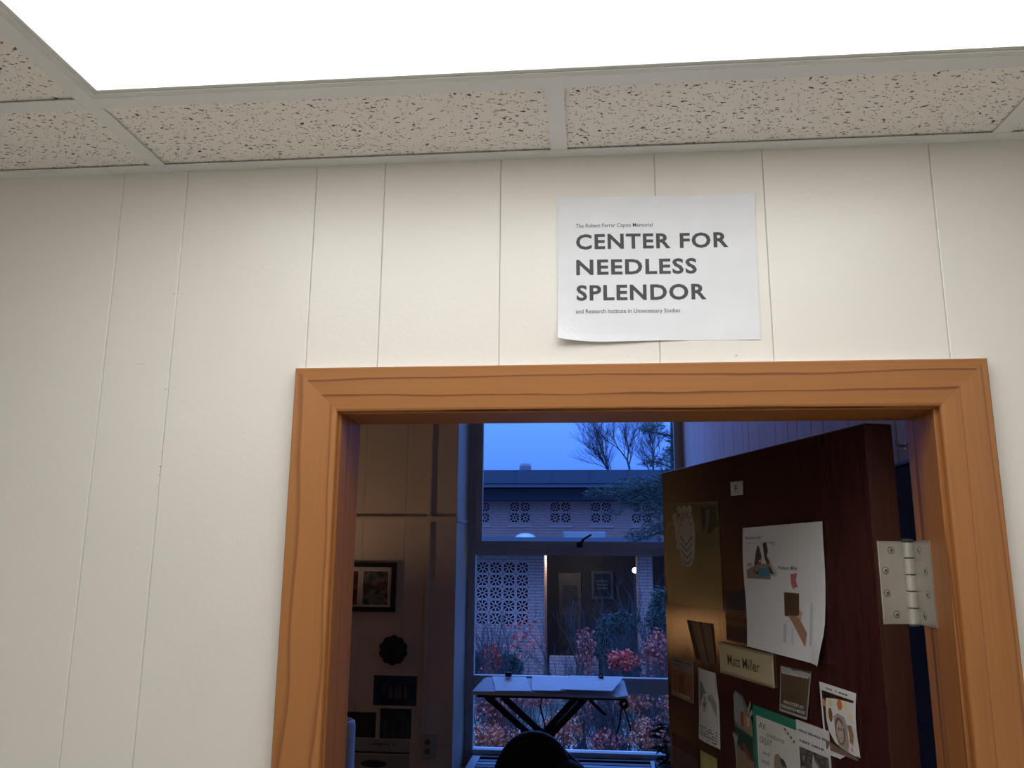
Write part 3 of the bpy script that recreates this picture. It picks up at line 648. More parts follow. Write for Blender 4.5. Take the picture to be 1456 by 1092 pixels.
# collage cut-out: house, tree and bird
col_c = [(.463, 1.607), (.385, 1.607), (.385, 1.43), (.463, 1.43)]
def col_fn(u, v, off):
    s_, z_ = bil(col_c, u, v); return door_pt(s_, z_, .0016+off)
s = Sheet(col_fn, thing('collage', 'cut-out collage of a house, dark green bush and pale branches', 'collage', col_fn(.5, 1, 0))); s.base = Vector(s.o.location)
bm = bmesh.new(); out = [(.08, .08), (.2, .03), (.55, .06), (.85, .2), (.97, .3), (1, .5), (.98, .8), (1, 1), (.12, 1), (.06, .7), (.0, .55), (.1, .45)]
A = [bm.verts.new(col_fn(u, v, 0)-s.base) for u, v in out]; B = [bm.verts.new(col_fn(u, v, -.0004)-s.base) for u, v in out]
bm.faces.new(A); bm.faces.new(B[::-1])
for i in range(len(out)): bm.faces.new((A[i], A[(i+1) % len(out)], B[(i+1) % len(out)], B[i]))
obj('sheet', bm, mat('collage_paper', (.13, .14, .14), .6), s.o)
prints(s, [((.22, .24, .25), [(.08, .08), (.2, .03), (.5, .1), (.62, .2), (.6, .34), (.45, .37), (.08, .34)]), ((.24, .17, .10), [(.38, .25), (.6, .2), (.9, .25), (.97, .42), (.38, .37)]), ((.20, .03, .025), rect(.42, .22, .55, .36)), ((.4, .36, .28), rect(.72, .25, .84, .34)),
           ((.012, .045, .035), [(.05, .38), (.4, .4), (.97, .43), (.97, .66), (.5, .62), (.2, .56)]), ((.20, .14, .09), [(.12, .62), (.5, .6), (1, .68), (1, 1), (.12, 1)]), ((.22, .035, .03), [(.4, .54), (.55, .52), (.8, .62), (.9, .66), (.7, .66)])]
       + [((.30, .28, .24), q) for pts in ([(.12, 1), (.1, .7), (.12, .56), (-.02, .47)], [(.12, .56), (.08, .46)], [(.12, .56), (.22, .47)], [(.8, .2), (.95, .1)], [(.88, .22), (1.02, .18)]) for q in stroke(pts, .05)])
# yellow note
s = dsheet('sticky_note', 'pale yellow-green note low on the door under the comic page', 'note', [(.617, 1.461), (.542, 1.461), (.542, 1.386), (.617, 1.386)], mat('note_paper', (.36, .34, .12), .7), 0, lambda u, v: .006*v*v)
prints(s, [((.30, .29, .10), rect(0, 0, 1, .12))])
# dark photo
s = dsheet('group_photo', 'dark photo of standing figures low at the free edge of the door', 'photo', [(.766, 1.466), (.632, 1.466), (.632, 1.36), (.766, 1.36)], photo_mat('figures_photo', [(.02, .014, .022), (.06, .035, .05), (.025, .018, .03)], 50))
prints(s, [((.06, .018, .02), rect(.02, .02, .98, .25))])
for a in (.3, .5, .66): prints(s, [((.075, .065, .07), [(a, .95), (a+.01, .45), (a+.05, .38), (a+.1, .45), (a+.12, .95)])], 'figure_print')

# ================================================================ OFFICE CONTENTS
# surface raceway + outlet
rw = thing('cable_raceway', 'cream surface cable duct running down the office wall to the outlet', 'cable duct', (-1.278, YS, .51))
bm = bevbox(-.016, .016, -.022, 0, 0, ZO-.51, .004); obj('duct', bm, cream_cool, rw)
obj('duct_cover', bevbox(-.020, .020, -.026, 0, 1.575, 1.635, .003), cream_cool, rw)
ou = thing('wall_outlet', 'cream double socket plate low on the office wall under the cable duct', 'socket', (-1.238, YS, .342))
obj('outlet_box', bevbox(-.06, .06, -.035, 0, 0, .166, .005), mat('outlet_plastic', (.40, .38, .35), .5), ou)
for z in (.05, .115):
    b2 = bmesh.new(); lathe(b2, [(.022, 0), (.022, .003), (.019, .004)], n=16); b2.transform(Matrix.Translation((0, -.035, z)) @ Matrix.Rotation(PI/2, 4, 'X')); o = obj('receptacle', b2, mat('receptacle_plastic', (.12, .11, .10), .5), ou)
    b3 = bmesh.new(); box(b3, -.009, -.006, -.0405, -.039, z-.006, z+.008); box(b3, .006, .009, -.0405, -.039, z-.006, z+.008); obj('slot', b3, ink, o)
# framed double photo
FRX0, FRX1, FRZ0, FRZ1 = -2.12, -1.527, 1.397, 1.774
fr = thing('framed_picture', 'black framed double picture with white mat on the office wall', 'picture frame', (-1.82, YS, FRZ0))
def fb(*a):
    bm = bx(*a); bm.transform(Matrix.Translation(-Vector(fr.location))); return bm
bm = bmesh.new(); fw = .036
for a in ((FRX0, FRX1, FRZ0, FRZ0+fw), (FRX0, FRX1, FRZ1-fw, FRZ1), (FRX0, FRX0+fw, FRZ0+fw, FRZ1-fw), (FRX1-fw, FRX1, FRZ0+fw, FRZ1-fw)): box(bm, a[0], a[1], YS-.035, YS-.001, a[2], a[3])
bm.transform(Matrix.Translation(-Vector(fr.location))); obj('frame', bm, mat('black_frame_wood', (.010, .009, .010), .4), fr)
obj('mat_board', fb(FRX0+fw, FRX1-fw, YS-.012, YS-.001, FRZ0+fw, FRZ1-fw), mat('mat_board_white', (.62, .58, .54), .7), fr)
for (a, b, cols) in ((-1.793, -1.592, [(.02, .03, .05), (.25, .22, .18), (.03, .05, .03), (.30, .06, .06)]), (-2.035, -1.835, [(.02, .015, .015), (.28, .05, .05), (.03, .02, .02), (.12, .10, .09)])):
    o = obj('photo', fb(a, b, YS-.0135, YS-.012, 1.449, 1.706), photo_mat('framed_photo_%d' % int(-a*100), cols, 14), fr)
    bm = bmesh.new(); e_ = .006
    for q in ((a-e_, b+e_, 1.449-e_, 1.449), (a-e_, b+e_, 1.706, 1.706+e_), (a-e_, a, 1.449, 1.706), (b, b+e_, 1.449, 1.706)): box(bm, q[0], q[1], YS-.013, YS-.012, q[2], q[3])
    bm.transform(Matrix.Translation(-Vector(fr.location))); obj('mat_bevel', bm, mat('bevel_white', (.8, .78, .74), .6), fr)
# scalloped disc
dk_ = thing('wall_ornament', 'round black scalloped ornament on the office wall below the frame', 'ornament', (-1.53, YS, 1.0))
bm = bmesh.new(); pts = []
for i in range(80):
    t = 2*PI*i/80; r = .1+.012*abs(math.sin(t*5)); pts.append((r*math.cos(t), .112+r*math.sin(t)))
prism(bm, pts, 'y', -.03, -.002); bm.normal_update(); obj('disc', bm, mat('black_ornament', (.008, .008, .009), .5), dk_)
bm = bmesh.new(); lathe(bm, [(.070, 0), (.075, .008), (.05, .012), (.0, .013)], n=24); bm.transform(Matrix.Translation((0, -.03, .112)) @ Matrix.Rotation(PI/2, 4, 'X')); obj('boss', bm, mat('black_boss', (.010, .010, .012), .45), dk_)
# pictures and cards on the office wall
def wsheet(name, label, cat, x0, x1, z0, z1, m, off=.002):
    def fn(u, v, o_): return Vector((x0+(x1-x0)*u, YS-off-o_, z1+(z0-z1)*v))
    return sheet(name, label, cat, fn, m, fn(.5, 1, 0), 2, 2, th=.0008)
s = wsheet('stage_photo', 'dark blue photo of performers on a stage, on the office wall', 'photo', -1.678, -1.339, .704, .922, mat('stage_blue', (.012, .022, .06), .35, var=.4, vscale=12))
for a in (.36, .5, .58, .70): prints(s, [((.10, .085, .08), [(a, .78), (a+.01, .45), (a+.03, .33), (a+.06, .42), (a+.07, .78)])], 'figure_print')
prints(s, [((.09, .025, .02), rect(.36, .74, .80, .79)), ((.07, .06, .06), rect(.22, .28, .27, .62))])
s = wsheet('ensemble_photo', 'dark photo of a tall group, beside the cable duct below the blue photo', 'photo', -1.618, -1.375, .466, .682, photo_mat('ensemble_print', [(.012, .014, .03), (.05, .045, .05), (.015, .015, .03)], 25))
for k, a in enumerate((.12, .38, .7, .84)): prints(s, [((.075, .07, .07), [(a, .95), (a+.02, .3+.1*(k % 2)), (a+.07, .3+.1*(k % 2)), (a+.09, .95)])], 'figure_print')
s = wsheet('portrait_photo', 'dark brown photo half hidden by the jamb, left of the ensemble photo', 'photo', -1.90, -1.650, .469, .651, photo_mat('portrait_print', [(.016, .010, .010), (.045, .025, .018), (.02, .012, .012)], 20))
prints(s, [((.06, .04, .03), ell(.6, .45, .10, .2)), ((.04, .02, .02), [(.4, 1), (.48, .65), (.72, .65), (.8, 1)])])
s = wsheet('caption_card', 'long pale card with a small caption line under the two dark photos', 'card', -2.0, -1.380, .358, .461, mat('card_paper', (.32, .31, .28), .7))
scribble(s, .48, .28, .82, .42, (.10, .09, .08), 14)
prints(s, [((.02, .035, .035), rect(0, .86, 1, 1))])
s = wsheet('notice_page', 'pale notice page with a dark blob at the bottom of the office wall', 'page', -1.95, -1.380, .13, .350, mat('notice_paper', (.30, .29, .27), .7))
prints(s, [((.03, .02, .02), ell(.52, .30, .18, .12))])
# white rounded pedestal behind the jamb
cy_ = thing('pedestal_fan', 'pale grey tapered round tower standing behind the left door jamb', 'appliance', (-1.50, 4.0, 0))
bm = bmesh.new(); lathe(bm, [(.12, 0), (.12, .03), (.085, .035), (.078, .83), (.074, .855), (.060, .862)], n=28); obj('body', bm, mat('pale_plastic', (.62, .64, .68), .5), cy_, True)
bm = bmesh.new(); lathe(bm, [(.056, .8625), (.056, .868), (.03, .870)], n=24); obj('top_cap', bm, mat('grey_plastic', (.35, .36, .38), .5), cy_)
# shaded lamp out of sight behind the jamb; its glow shows in the varnish of the door
la = thing('floor_lamp', 'warm floor lamp with a fabric drum shade in the left corner of the office', 'lamp', (-3.1, 4.5, 0))
bm = bmesh.new(); lathe(bm, [(.14, 0), (.14, .015), (.03, .03)], n=28); obj('lamp_base', bm, black_met, la)
bm = bmesh.new(); tube(bm, (0, 0, .03), (0, 0, 1.18), .012, n=12); obj('pole', bm, black_met, la)
shm = bpy.data.materials.new('lamp_shade_cloth'); shm.use_nodes = True; t = shm.node_tree; t.nodes.clear()
o_ = t.nodes.new('ShaderNodeOutputMaterial'); d1 = t.nodes.new('ShaderNodeBsdfTranslucent'); d2 = t.nodes.new('ShaderNodeBsdfDiffuse'); mx = t.nodes.new('ShaderNodeMixShader')
d1.inputs[0].default_value = (.36, .27, .18, 1); d2.inputs[0].default_value = (.55, .46, .34, 1); t.links.new(d1.outputs[0], mx.inputs[1]); t.links.new(d2.outputs[0], mx.inputs[2]); t.links.new(mx.outputs[0], o_.inputs[0])
bm = bmesh.new(); n = 32
A = [bm.verts.new((.21*math.cos(2*PI*i/n), .21*math.sin(2*PI*i/n), 1.12)) for i in range(n)]; B = [bm.verts.new((.17*math.cos(2*PI*i/n), .17*math.sin(2*PI*i/n), 1.37)) for i in range(n)]
for i in range(n): bm.faces.new((A[i], A[(i+1) % n], B[(i+1) % n], B[i]))
obj('lamp_shade', bm, shm, la, True)
bm = bmesh.new(); lathe(bm, [(.012, 1.17), (.014, 1.185), (.03, 1.205), (.03, 1.22), (.015, 1.235), (.002, 1.24)], n=16); obj('bulb', bm, emit('bulb_glow', (1, .62, .28), 6.0), la)
ld = bpy.data.lights.new('lamp_light', 'POINT'); ld.energy = LAMP_WATTS; ld.color = (1, .66, .38); ld.shadow_soft_size = .03
lo = bpy.data.objects.new('lamp_light', ld); link(lo, la); lo.location = (0, 0, 1.325)

# keyboard on an X stand under white covers
KX0, KX1, KY0, KY1, KZ = -.905, .267, 5.36, 5.66, .80
kb = thing('keyboard', 'electronic keyboard covered by overlapping white sheets in front of the window', 'keyboard', ((KX0+KX1)/2, (KY0+KY1)/2, KZ))
def kloc(bm): bm.transform(Matrix.Translation(-Vector(kb.location))); return bm
obj('keyboard_body', kloc(bevbox(KX0+.03, KX1-.01, KY0+.02, KY1-.02, KZ-.02, KZ+.022, .01)), mat('keyboard_plastic', (.02, .02, .022), .4), kb)
cov = mat('cover_white', (.88, .88, .90), .55); cov2 = mat('cover_grey', (.62, .64, .68), .6)
bm = bmesh.new()
V = [(KX0, KY0-.01, KZ+.028), (KX0+.14, KY0-.01, KZ+.030), (KX1-.08, KY0-.01, KZ+.012), (KX1, KY0+.01, KZ+.020), (KX1-.015, KY1-.03, KZ+.075), (KX1-.02, KY1, KZ+.085), (KX0+.08, KY1, KZ+.088), (KX0+.05, KY1, KZ+.080)]
T = [bm.verts.new((x_, y_, z_)) for x_, y_, z_ in V]; Bt = [bm.verts.new((x_, y_, min(z_-.012, KZ+.004))) for x_, y_, z_ in V]
bm.faces.new(T); bm.faces.new(Bt[::-1])
for i in range(len(V)): bm.faces.new((T[i], T[(i+1) % len(V)], Bt[(i+1) % len(V)], Bt[i]))
bmesh.ops.triangulate(bm, faces=bm.faces[:]); obj('dust_cover', kloc(bm), cov2, kb)
def kz(x_, y_): return KZ+.034 + .060*(y_-KY0)/(KY1-KY0)
for (name, q, h) in (('cover_sheet', [(-.725, KY0-.015), (-.455, KY0-.005), (-.52, KY1-.01), (-.785, KY1-.01)], .006), ('cover_sheet', [(-.45, KY0-.013), (-.20, KY0-.012), (-.16, KY1-.01), (-.47, KY1-.01)], .015), ('cover_sheet', [(-.235, KY0-.005), (.15, KY0-.016), (.235, KY1-.05), (.24, KY1-.01), (-.17, KY1-.01)], .024)):
    bm = bmesh.new(); A = [bm.verts.new((x_, y_, kz(x_, y_)+h)) for x_, y_ in q]; B = [bm.verts.new((x_, y_, kz(x_, y_)+h-.004)) for x_, y_ in q]
    bm.faces.new(A); bm.faces.new(B[::-1])
    for i in range(len(q)): bm.faces.new((A[i], A[(i+1) % len(q)], B[(i+1) % len(q)], B[i]))
    obj(name, kloc(bm), cov, kb)
for (xc, wd, ht) in ((-.655, .05, .035), (.07, .04, .02)):
    c_ = thing('clip', 'black clip on the left half of the covered keyboard' if xc < 0 else 'small black clip on the right half of the covered keyboard', 'clip', (xc, KY1-.04, kz(0, KY1-.04)+.014))
    bm = bevbox(-wd/2, wd/2, -.02, .02, 0, ht, .004); obj('clip_body', bm, black_met, c_)
    bm = bmesh.new(); path_tube(bm, [(-wd*.3, .0, ht), (-wd*.2, .0, ht+.02), (wd*.2, 0, ht+.025), (wd*.3, 0, ht)], .004); obj('clip_wire', bm, black_met, c_)
# stand
ks = thing('keyboard_stand', 'black double-braced X stand holding the covered keyboard', 'stand', (-.35, 5.5, 0))
def kp(x_, y_, z_): return Vector((x_, y_, z_))-Vector(ks.location)
for (x0, x1, dy, tag_) in ((-.80, -.005, -.10, 1), (-.68, .085, -.10, 1)):
    bm = bmesh.new(); bar(bm, kp(x0, 5.5+dy, KZ-.01), kp(x1+.10, 5.5+dy, .07), .045, .03); obj('brace', bm, black_met, ks)
for dx in (0, .075):
    bm = bmesh.new(); bar(bm, kp(-.80+dx*.6, 5.44, .07), kp(-.12+dx, 5.44, KZ-.01), .045, .03); obj('brace', bm, black_met, ks)
bm = bmesh.new(); tube(bm, kp(-.415, 5.34, .50), kp(-.415, 5.48, .50), .065, n=18); obj('pivot_hub', bm, black_met, ks)
for (x_, z_) in ((-.76, KZ-.02), (-.08, KZ-.02)):
    bm = bmesh.new(); box(bm, x_-.03, x_+.03, 5.32, 5.68, z_-.012, z_+.018); bm.transform(Matrix.Translation(-Vector(ks.location))); obj('top_arm', bm, black_met, ks)
for x_ in (-.80, .13):
    bm = bmesh.new(); box(bm, x_-.02, x_+.02, 5.28, 5.72, .0, .07); bm.transform(Matrix.Translation(-Vector(ks.location))); obj('foot_bar', bm, black_met, ks)
bm = bmesh.new(); path_tube(bm, [kp(-.02, 5.40, KZ-.02), kp(.06, 5.38, KZ-.09), kp(.10, 5.38, KZ-.12)], .012); obj('release_lever', bm, black_met, ks)
ca = thing('cable', 'black cable hanging in a long loop under the keyboard', 'cable', (-.38, 5.42, KZ))
bm = bmesh.new(); pts = [Vector((.0, 0, -.01)), Vector((-.01, 0, -.08)), Vector((.02, 0, -.2)), Vector((.04, 0, -.32)), Vector((.03, 0, -.42)), Vector((-.02, 0, -.5)), Vector((-.1, .0, -.62)), Vector((-.12, 0, -.8))]
path_tube(bm, pts, .006); obj('cord', bm, black_met, ca)
ca = thing('cable', 'knotted black cable dangling below the right end of the keyboard', 'cable', (.235, 5.45, KZ))
bm = bmesh.new()
path_tube(bm, [Vector(p) for p in ((.0, 0, -.0), (.03, 0, -.04), (-.02, 0, -.10), (-.03, 0, -.18), (-.055, 0, -.26))], .007); path_tube(bm, [Vector(p) for p in ((-.04, 0, -.01), (.0, 0, -.08), (.03, 0, -.16), (.05, 0, -.24))], .007)
path_tube(bm, [Vector(p) for p in ((-.03, 0, -.05), (.01, .01, -.03), (.035, 0, -.06), (.0, -.01, -.09), (-.03, 0, -.05))], .009); obj('cord', bm, black_met, ca)

# low white frame bench under the window
be = thing('low_bench', 'low white metal frame bench with dark slats under the window', 'bench', (-.35, 5.75, 0))
whm = mat('bench_white', (.55, .57, .62), .45); bdk = mat('bench_dark', (.04, .04, .05), .5); bpl = mat('bench_panel', (.36, .39, .45), .5)
for (x_, y_) in ((-.60, -.30), (.85, -.30), (-.60, .14), (.85, .14)):
    obj('leg', bx(x_-.02, x_+.02, y_-.02, y_+.02, 0, .225), whm, be)
bm = bmesh.new(); box(bm, -.62, -.555, -.32, .16, .225, .25); obj('side_rail', bm, whm, be)
bm = bmesh.new(); box(bm, .80, .87, -.32, .16, .225, .25); obj('side_rail', bm, whm, be)
bm = bmesh.new(); box(bm, -.555, .80, .12, .16, .225, .25); obj('end_rail', bm, bdk, be)
bm = bmesh.new(); box(bm, -.555, .80, -.32, -.27, .225, .25); obj('end_rail', bm, whm, be)
for k in range(4):
    obj('slat', bx(-.555, .80, -.255+.092*k, -.19+.092*k, .222, .240), bpl if k % 2 == 0 else bdk, be)

# black chair in front
ch = thing('office_chair', 'black rounded chair back with a dark cloth over it before the keyboard', 'chair', (-.33, 4.2, 0))
def superdome(w_, h_, d_, z0, n=28, m_=12, top=.85):
    bm = bmesh.new(); rings = []
    for j in range(m_+1):
        v = j/m_; z = z0+h_*v; ww = w_*(1-.10*(1-v))*((1-max(0, (v-.35)/.65)**2.2)**.5 if v < 1 else .0); ww = max(ww, .03)
        rings.append([bm.verts.new((ww*math.copysign(abs(math.cos(2*PI*i/n))**.7, math.cos(2*PI*i/n)), d_*(1-.5*v*v)*math.copysign(abs(math.sin(2*PI*i/n))**.7, math.sin(2*PI*i/n))+.06*v, z)) for i in range(n)])
    for a, b in zip(rings, rings[1:]):
        for i in range(n): bm.faces.new((a[i], a[(i+1) % n], b[(i+1) % n], b[i]))
    bm.faces.new(rings[0][::-1]); bm.faces.new(rings[-1]); return bm
bk = superdome(.265, .40, .07, .34); bk.transform(Matrix.Translation((-.03, 0, 0))); obj('backrest', bk, black_fab, ch, True)
bm = bmesh.new(); pts = [Vector((-.03+.21*math.cos(a), .06, .54+.215*math.sin(a))) for a in [PI*(.12+.76*i/40) for i in range(41)]]; path_tube(bm, pts, .022, 10); obj('back_rim', bm, black_met, ch, True)
cl = superdome(.20, .32, .085, .30); cl.transform(Matrix.Translation((.16, -.02, 0))); obj('draped_cloth', cl, mat('charcoal_cloth', (.035, .037, .045), .95, bump=.3, bscale=80), ch, True)
obj('seat', bevbox(-.26, .24, -.50, .02, .36, .44, .03, 3), black_fab, ch, True)
bm = bmesh.new(); tube(bm, (0, -.22, .10), (0, -.22, .36), .03, n=12); obj('gas_column', bm, black_met, ch)
for k in range(5):
    a = 2*PI*k/5; bm = bmesh.new(); bar(bm, (0, -.22, .10), (.28*math.cos(a), -.22+.28*math.sin(a), .06), .04, .03, (0, 0, 1)); lg = obj('leg', bm, black_met, ch)
    bm = bmesh.new(); tube(bm, (.28*math.cos(a), -.235+.28*math.sin(a), .03), (.28*math.cos(a), -.205+.28*math.sin(a), .03), .03, n=14); obj('caster', bm, black_met, lg)

# plant in a dark pot by the door edge
pp_ = thing('potted_plant', 'leafy plant in a dark square pot on the floor beside the door edge', 'plant', (.60, 5.55, 0))
bm = bmesh.new(); prism(bm, [(-.13, -.13), (.13, -.13), (.13, .13), (-.13, .13)], 'z', 0, .31); obj('pot', bm, mat('dark_pot', (.02, .022, .024), .6), pp_)
def leaf_quad(bm, p, L_, W_, d, bend=.3):
    d = Vector(d).normalized(); up = Vector((0, 0, 1)); s_ = d.cross(up)
    if s_.length < .05: s_ = Vector((1, 0, 0))
    s_.normalize(); a = bm.verts.new(p); m1 = p+d*L_*.5; t_ = p+d*L_+Vector((0, 0, -bend*L_))
    b = bm.verts.new(m1+s_*W_/2); c_ = bm.verts.new(m1-s_*W_/2); e = bm.verts.new(t_)
    bm.faces.new((a, b, e, c_))
for k in range(60):
    a = random.random()*2*PI; r = random.random()*.08; bm = bmesh.new()
    h = .31+random.random()*.28; p = Vector((r*math.cos(a), r*math.sin(a), h)); d = Vector((math.cos(a), math.sin(a), .6*random.random()))
    tube(bm, (r*.6*math.cos(a), r*.6*math.sin(a), .30), p, .004, .003, 4); leaf_quad(bm, p, .10+random.random()*.06, .05, d)
    obj('leaf', bm, mat('plant_leaf', (.03, .075, .025), .5, var=.3), pp_)

# board hung on the side wall behind the door
nb = thing('notice_board', 'dark blue cloth-covered board on the side wall behind the door', 'board', (XRW, 1.05, 1.0))
obj('board_panel', bevbox(-.018, -.001, -.30, .35, 0, 1.075, .003), mat('navy_cloth', (.06, .10, .20), .9, bump=.5, bscale=120), nb)
obj('top_strip', bevbox(-.026, -.001, -.30, .35, 1.0755, 1.085, .002), black_met, nb)
for y_ in (.0, .10):
    hk = thing('wall_hook', 'small metal hook on the side wall above the blue board' if y_ else 'second small metal hook above the blue board, nearer the hinge', 'hook', (XRW, 1.045+y_, 2.115))
    bm = bmesh.new(); tube(bm, (0, 0, .012), (-.02, 0, .012), .004); tube(bm, (-.02, 0, .012), (-.026, 0, .028), .004, .003); obj('hook_wire', bm, steel, hk)
    bm = bmesh.new(); lathe(bm, [(.010, 0), (.010, .002), (.006, .003)], n=12); bm.transform(Matrix.Translation((0, 0, .012)) @ Matrix.Rotation(-PI/2, 4, 'Y')); obj('hook_plate', bm, steel, hk)

# ================================================================ OUTSIDE
GZ = -1.35
tag(obj('ground', bx(-40, 40, YW+.2, 80, GZ-.3, GZ), mat('dusk_lawn', (.10, .12, .10), .9, var=.4, vscale=1.5, bump=.4, bscale=30)), 'dim courtyard ground between the office window and the neighbouring building', 'ground', kind='structure')
tag(obj('footpath', bx(-14, 14, 12.6, 15.2, GZ, GZ+.03), mat('path_concrete', (.25, .24, .24), .85, var=.08)), 'pale concrete footpath crossing the courtyard', 'path', kind='structure')
brick = brick_mat('pale_brick', (.56, .29, .22), (.52, .27, .20), (.44, .23, .17), .42, .075)
brick_lo = brick_mat('pale_brick_lower', (.52, .29, .22), (.46, .255, .20), (.31, .175, .14), .36, .07)
block_m = mat('breeze_block', (.56, .33, .26), .8, var=.05)
roof_m = mat('roof_metal', (.04, .05, .065), .5, var=.05)
soff_m = mat('dark_soffit', (.05, .05, .06), .8)
dark_in = mat('dark_interior', (.015, .015, .02), .9)
def block_mesh(S, D_):
    bm = bmesh.new(); t_ = .028
    h = S/2
    box(bm, -h, h, 0, D_, -h, -h+t_); box(bm, -h, h, 0, D_, h-t_, h); box(bm, -h, -h+t_, 0, D_, -h+t_, h-t_); box(bm, h-t_, h, 0, D_, -h+t_, h-t_)
    c_ = S*.15; q = .016
    for k in range(8):
        a = PI/4*k; b = PI/4*(k+1)
        bar(bm, (c_*math.cos(a), D_/2, c_*math.sin(a)), (c_*math.cos(b), D_/2, c_*math.sin(b)), .026, D_)
        mxx = max(abs(math.cos(a)), abs(math.sin(a))); bar(bm, (c_*math.cos(a), D_/2, c_*math.sin(a)), (h*.97/mxx*math.cos(a), D_/2, h*.97/mxx*math.sin(a)), .026, D_)
    me = bpy.data.meshes.new('breeze_block'); bmesh.ops.recalc_face_normals(bm, faces=bm.faces[:]); bm.to_mesh(me); bm.free(); me.materials.append(block_m); return me
bu = thing('neighbouring_building', 'long pale brick building with pierced block windows across the courtyard', 'building', (0, 22, GZ))
def bl(bm): bm.transform(Matrix.Translation(-Vector(bu.location))); return bm
YU = 22.0
wz0 = at(800, 744, YU).z; wz1 = at(800, 713, YU).z
px0 = [666.2+57.75*k for k in range(-2, 8)]
wins = [(at(p, 730, YU).x, at(p+30.5, 730, YU).x) for p in px0]
xa = -12.0; bm = bmesh.new()
for (a, b) in wins: box(bm, xa, a, YU, YU+.25, wz0, wz1); xa = b
box(bm, xa, 12, YU, YU+.25, wz0, wz1); box(bm, -12, 12, YU, YU+.25, GZ, wz0)
ztop = at(800, 668, YU).z
box(bm, -12, 12, YU, YU+.25, wz1, ztop-.15); obj('upper_wall', bl(bm), brick, bu)
bS = (wz1-wz0)/2; me1 = block_mesh(bS-.004, .12)
for (a, b) in wins:
    m0 = bx(a, b, YU+.20, YU+.24, wz0, wz1); wn = obj('window_screen', bl(m0), dark_in, bu)
    sw = (b-a)/2
    for i in range(2):
        for j in range(2):
            o = link(bpy.data.objects.new('breeze_block', me1), wn); o.location = (a+sw*(i+.5), .02, wz0-GZ+bS*(j+.5)); o.scale = (sw/bS, 1, 1)
    sl = obj('sill_course', bl(bx(a-.04, b+.04, YU-.03, YU, wz0-.12, wz0-.06)), block_m, bu)
zf0 = at(800, 687, YU-1.2).z; zf1 = at(800, 668, YU-1.2).z
obj('roof_fascia', bl(bx(-12, 12, YU-1.2, YU+1.4, zf0, zf1)), roof_m, bu)
zs = at(800, 692.5, YU-1.1).z
obj('fascia_drip', bl(bx(-12, 12, YU-1.12, YU-.9, zs, zf0)), mat('drip_edge', (.15, .15, .16), .6), bu)
obj('soffit_beam', bl(bx(-12, 12, YU-.55, YU-.01, at(800, 711, YU-.55).z, zs)), soff_m, bu)
for k in range(16): obj('fascia_seam', bl(bx(-8+k*1.0, -7.98+k*1.0, YU-1.215, YU-1.2, zf0, zf1)), roof_m, bu)
vp = at(747, 662, YU+.2); bm = bmesh.new(); lathe(bm, [(.17, -.2), (.17, -.06), (.165, -.03), (.13, .03), (.05, .06)], (vp.x, vp.y, vp.z+.02), 16); obj('roof_vent', bl(bm), mat('vent_metal', (.16, .14, .16), .6), bu)
# lower porch with screen wall
YP = 18.0
po = thing('entrance_porch', 'low flat-roofed brick entrance with a pierced block screen', 'porch', (0, YP, GZ))
def pl(bm): bm.transform(Matrix.Translation(-Vector(po.location))); return bm
zr = at(800, 788, YP).z; XE = at(773.5, 850, YP).x
obj('porch_roof', pl(bx(-9, 7.5, YP-.9, YU-.03, zr+.12, zr+.36)), mat('porch_fascia', (.10, .10, .12), .7), po)
sx0, sx1 = at(676, 850, YP).x, at(752, 850, YP).x; sz0, sz1 = at(700, 889, YP).z, at(700, 798, YP).z
bm = bmesh.new()
box(bm, -9, sx0, YP, YP+.3, GZ, zr+.12); box(bm, sx0, sx1, YP, YP+.3, GZ, sz0); box(bm, sx1, XE, YP, YP+.3, GZ, zr+.12); box(bm, sx0, sx1, YP, YP+.3, sz1, zr+.12)
obj('screen_wall', pl(bm), brick_lo, po)
obj('screen_backing', pl(bx(sx0-.3, sx1+.1, YP+1.6, YP+1.64, sz0-.6, sz1+.2)), mat('screen_back_dark', (.06, .055, .06), .9), po)
nc, nr = 4, 5; cw = (sx1-sx0)/nc; rh = (sz1-sz0)/nr; me2 = block_mesh(cw-.004, .15)
for i in range(nc):
    for j in range(nr):
        o = link(bpy.data.objects.new('breeze_block', me2), po); o.location = (sx0+cw*(i+.5), .03, sz0-GZ+rh*(j+.5)); o.scale = (1, 1, rh/cw)
obj('return_wall', pl(bx(XE-.25, XE, YP+.3, YP+1.35, GZ, zr+.12)), brick_lo, po)
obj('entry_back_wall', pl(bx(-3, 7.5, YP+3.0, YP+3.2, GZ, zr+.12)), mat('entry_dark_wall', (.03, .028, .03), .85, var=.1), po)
pxl, pxr = at(907, 890, YP).x, at(929, 890, YP).x
obj('brick_pier', pl(bx(pxl, pxr, YP-.2, YP+.3, GZ, zr+.12)), brick_lo, po)
a = at(782, 932, YP-.1); b = at(851, 955, YP-.1)
obj('planter_wall', pl(bx(a.x, b.x, YP-.35, YP-.05, GZ, a.z)), brick_lo, po)
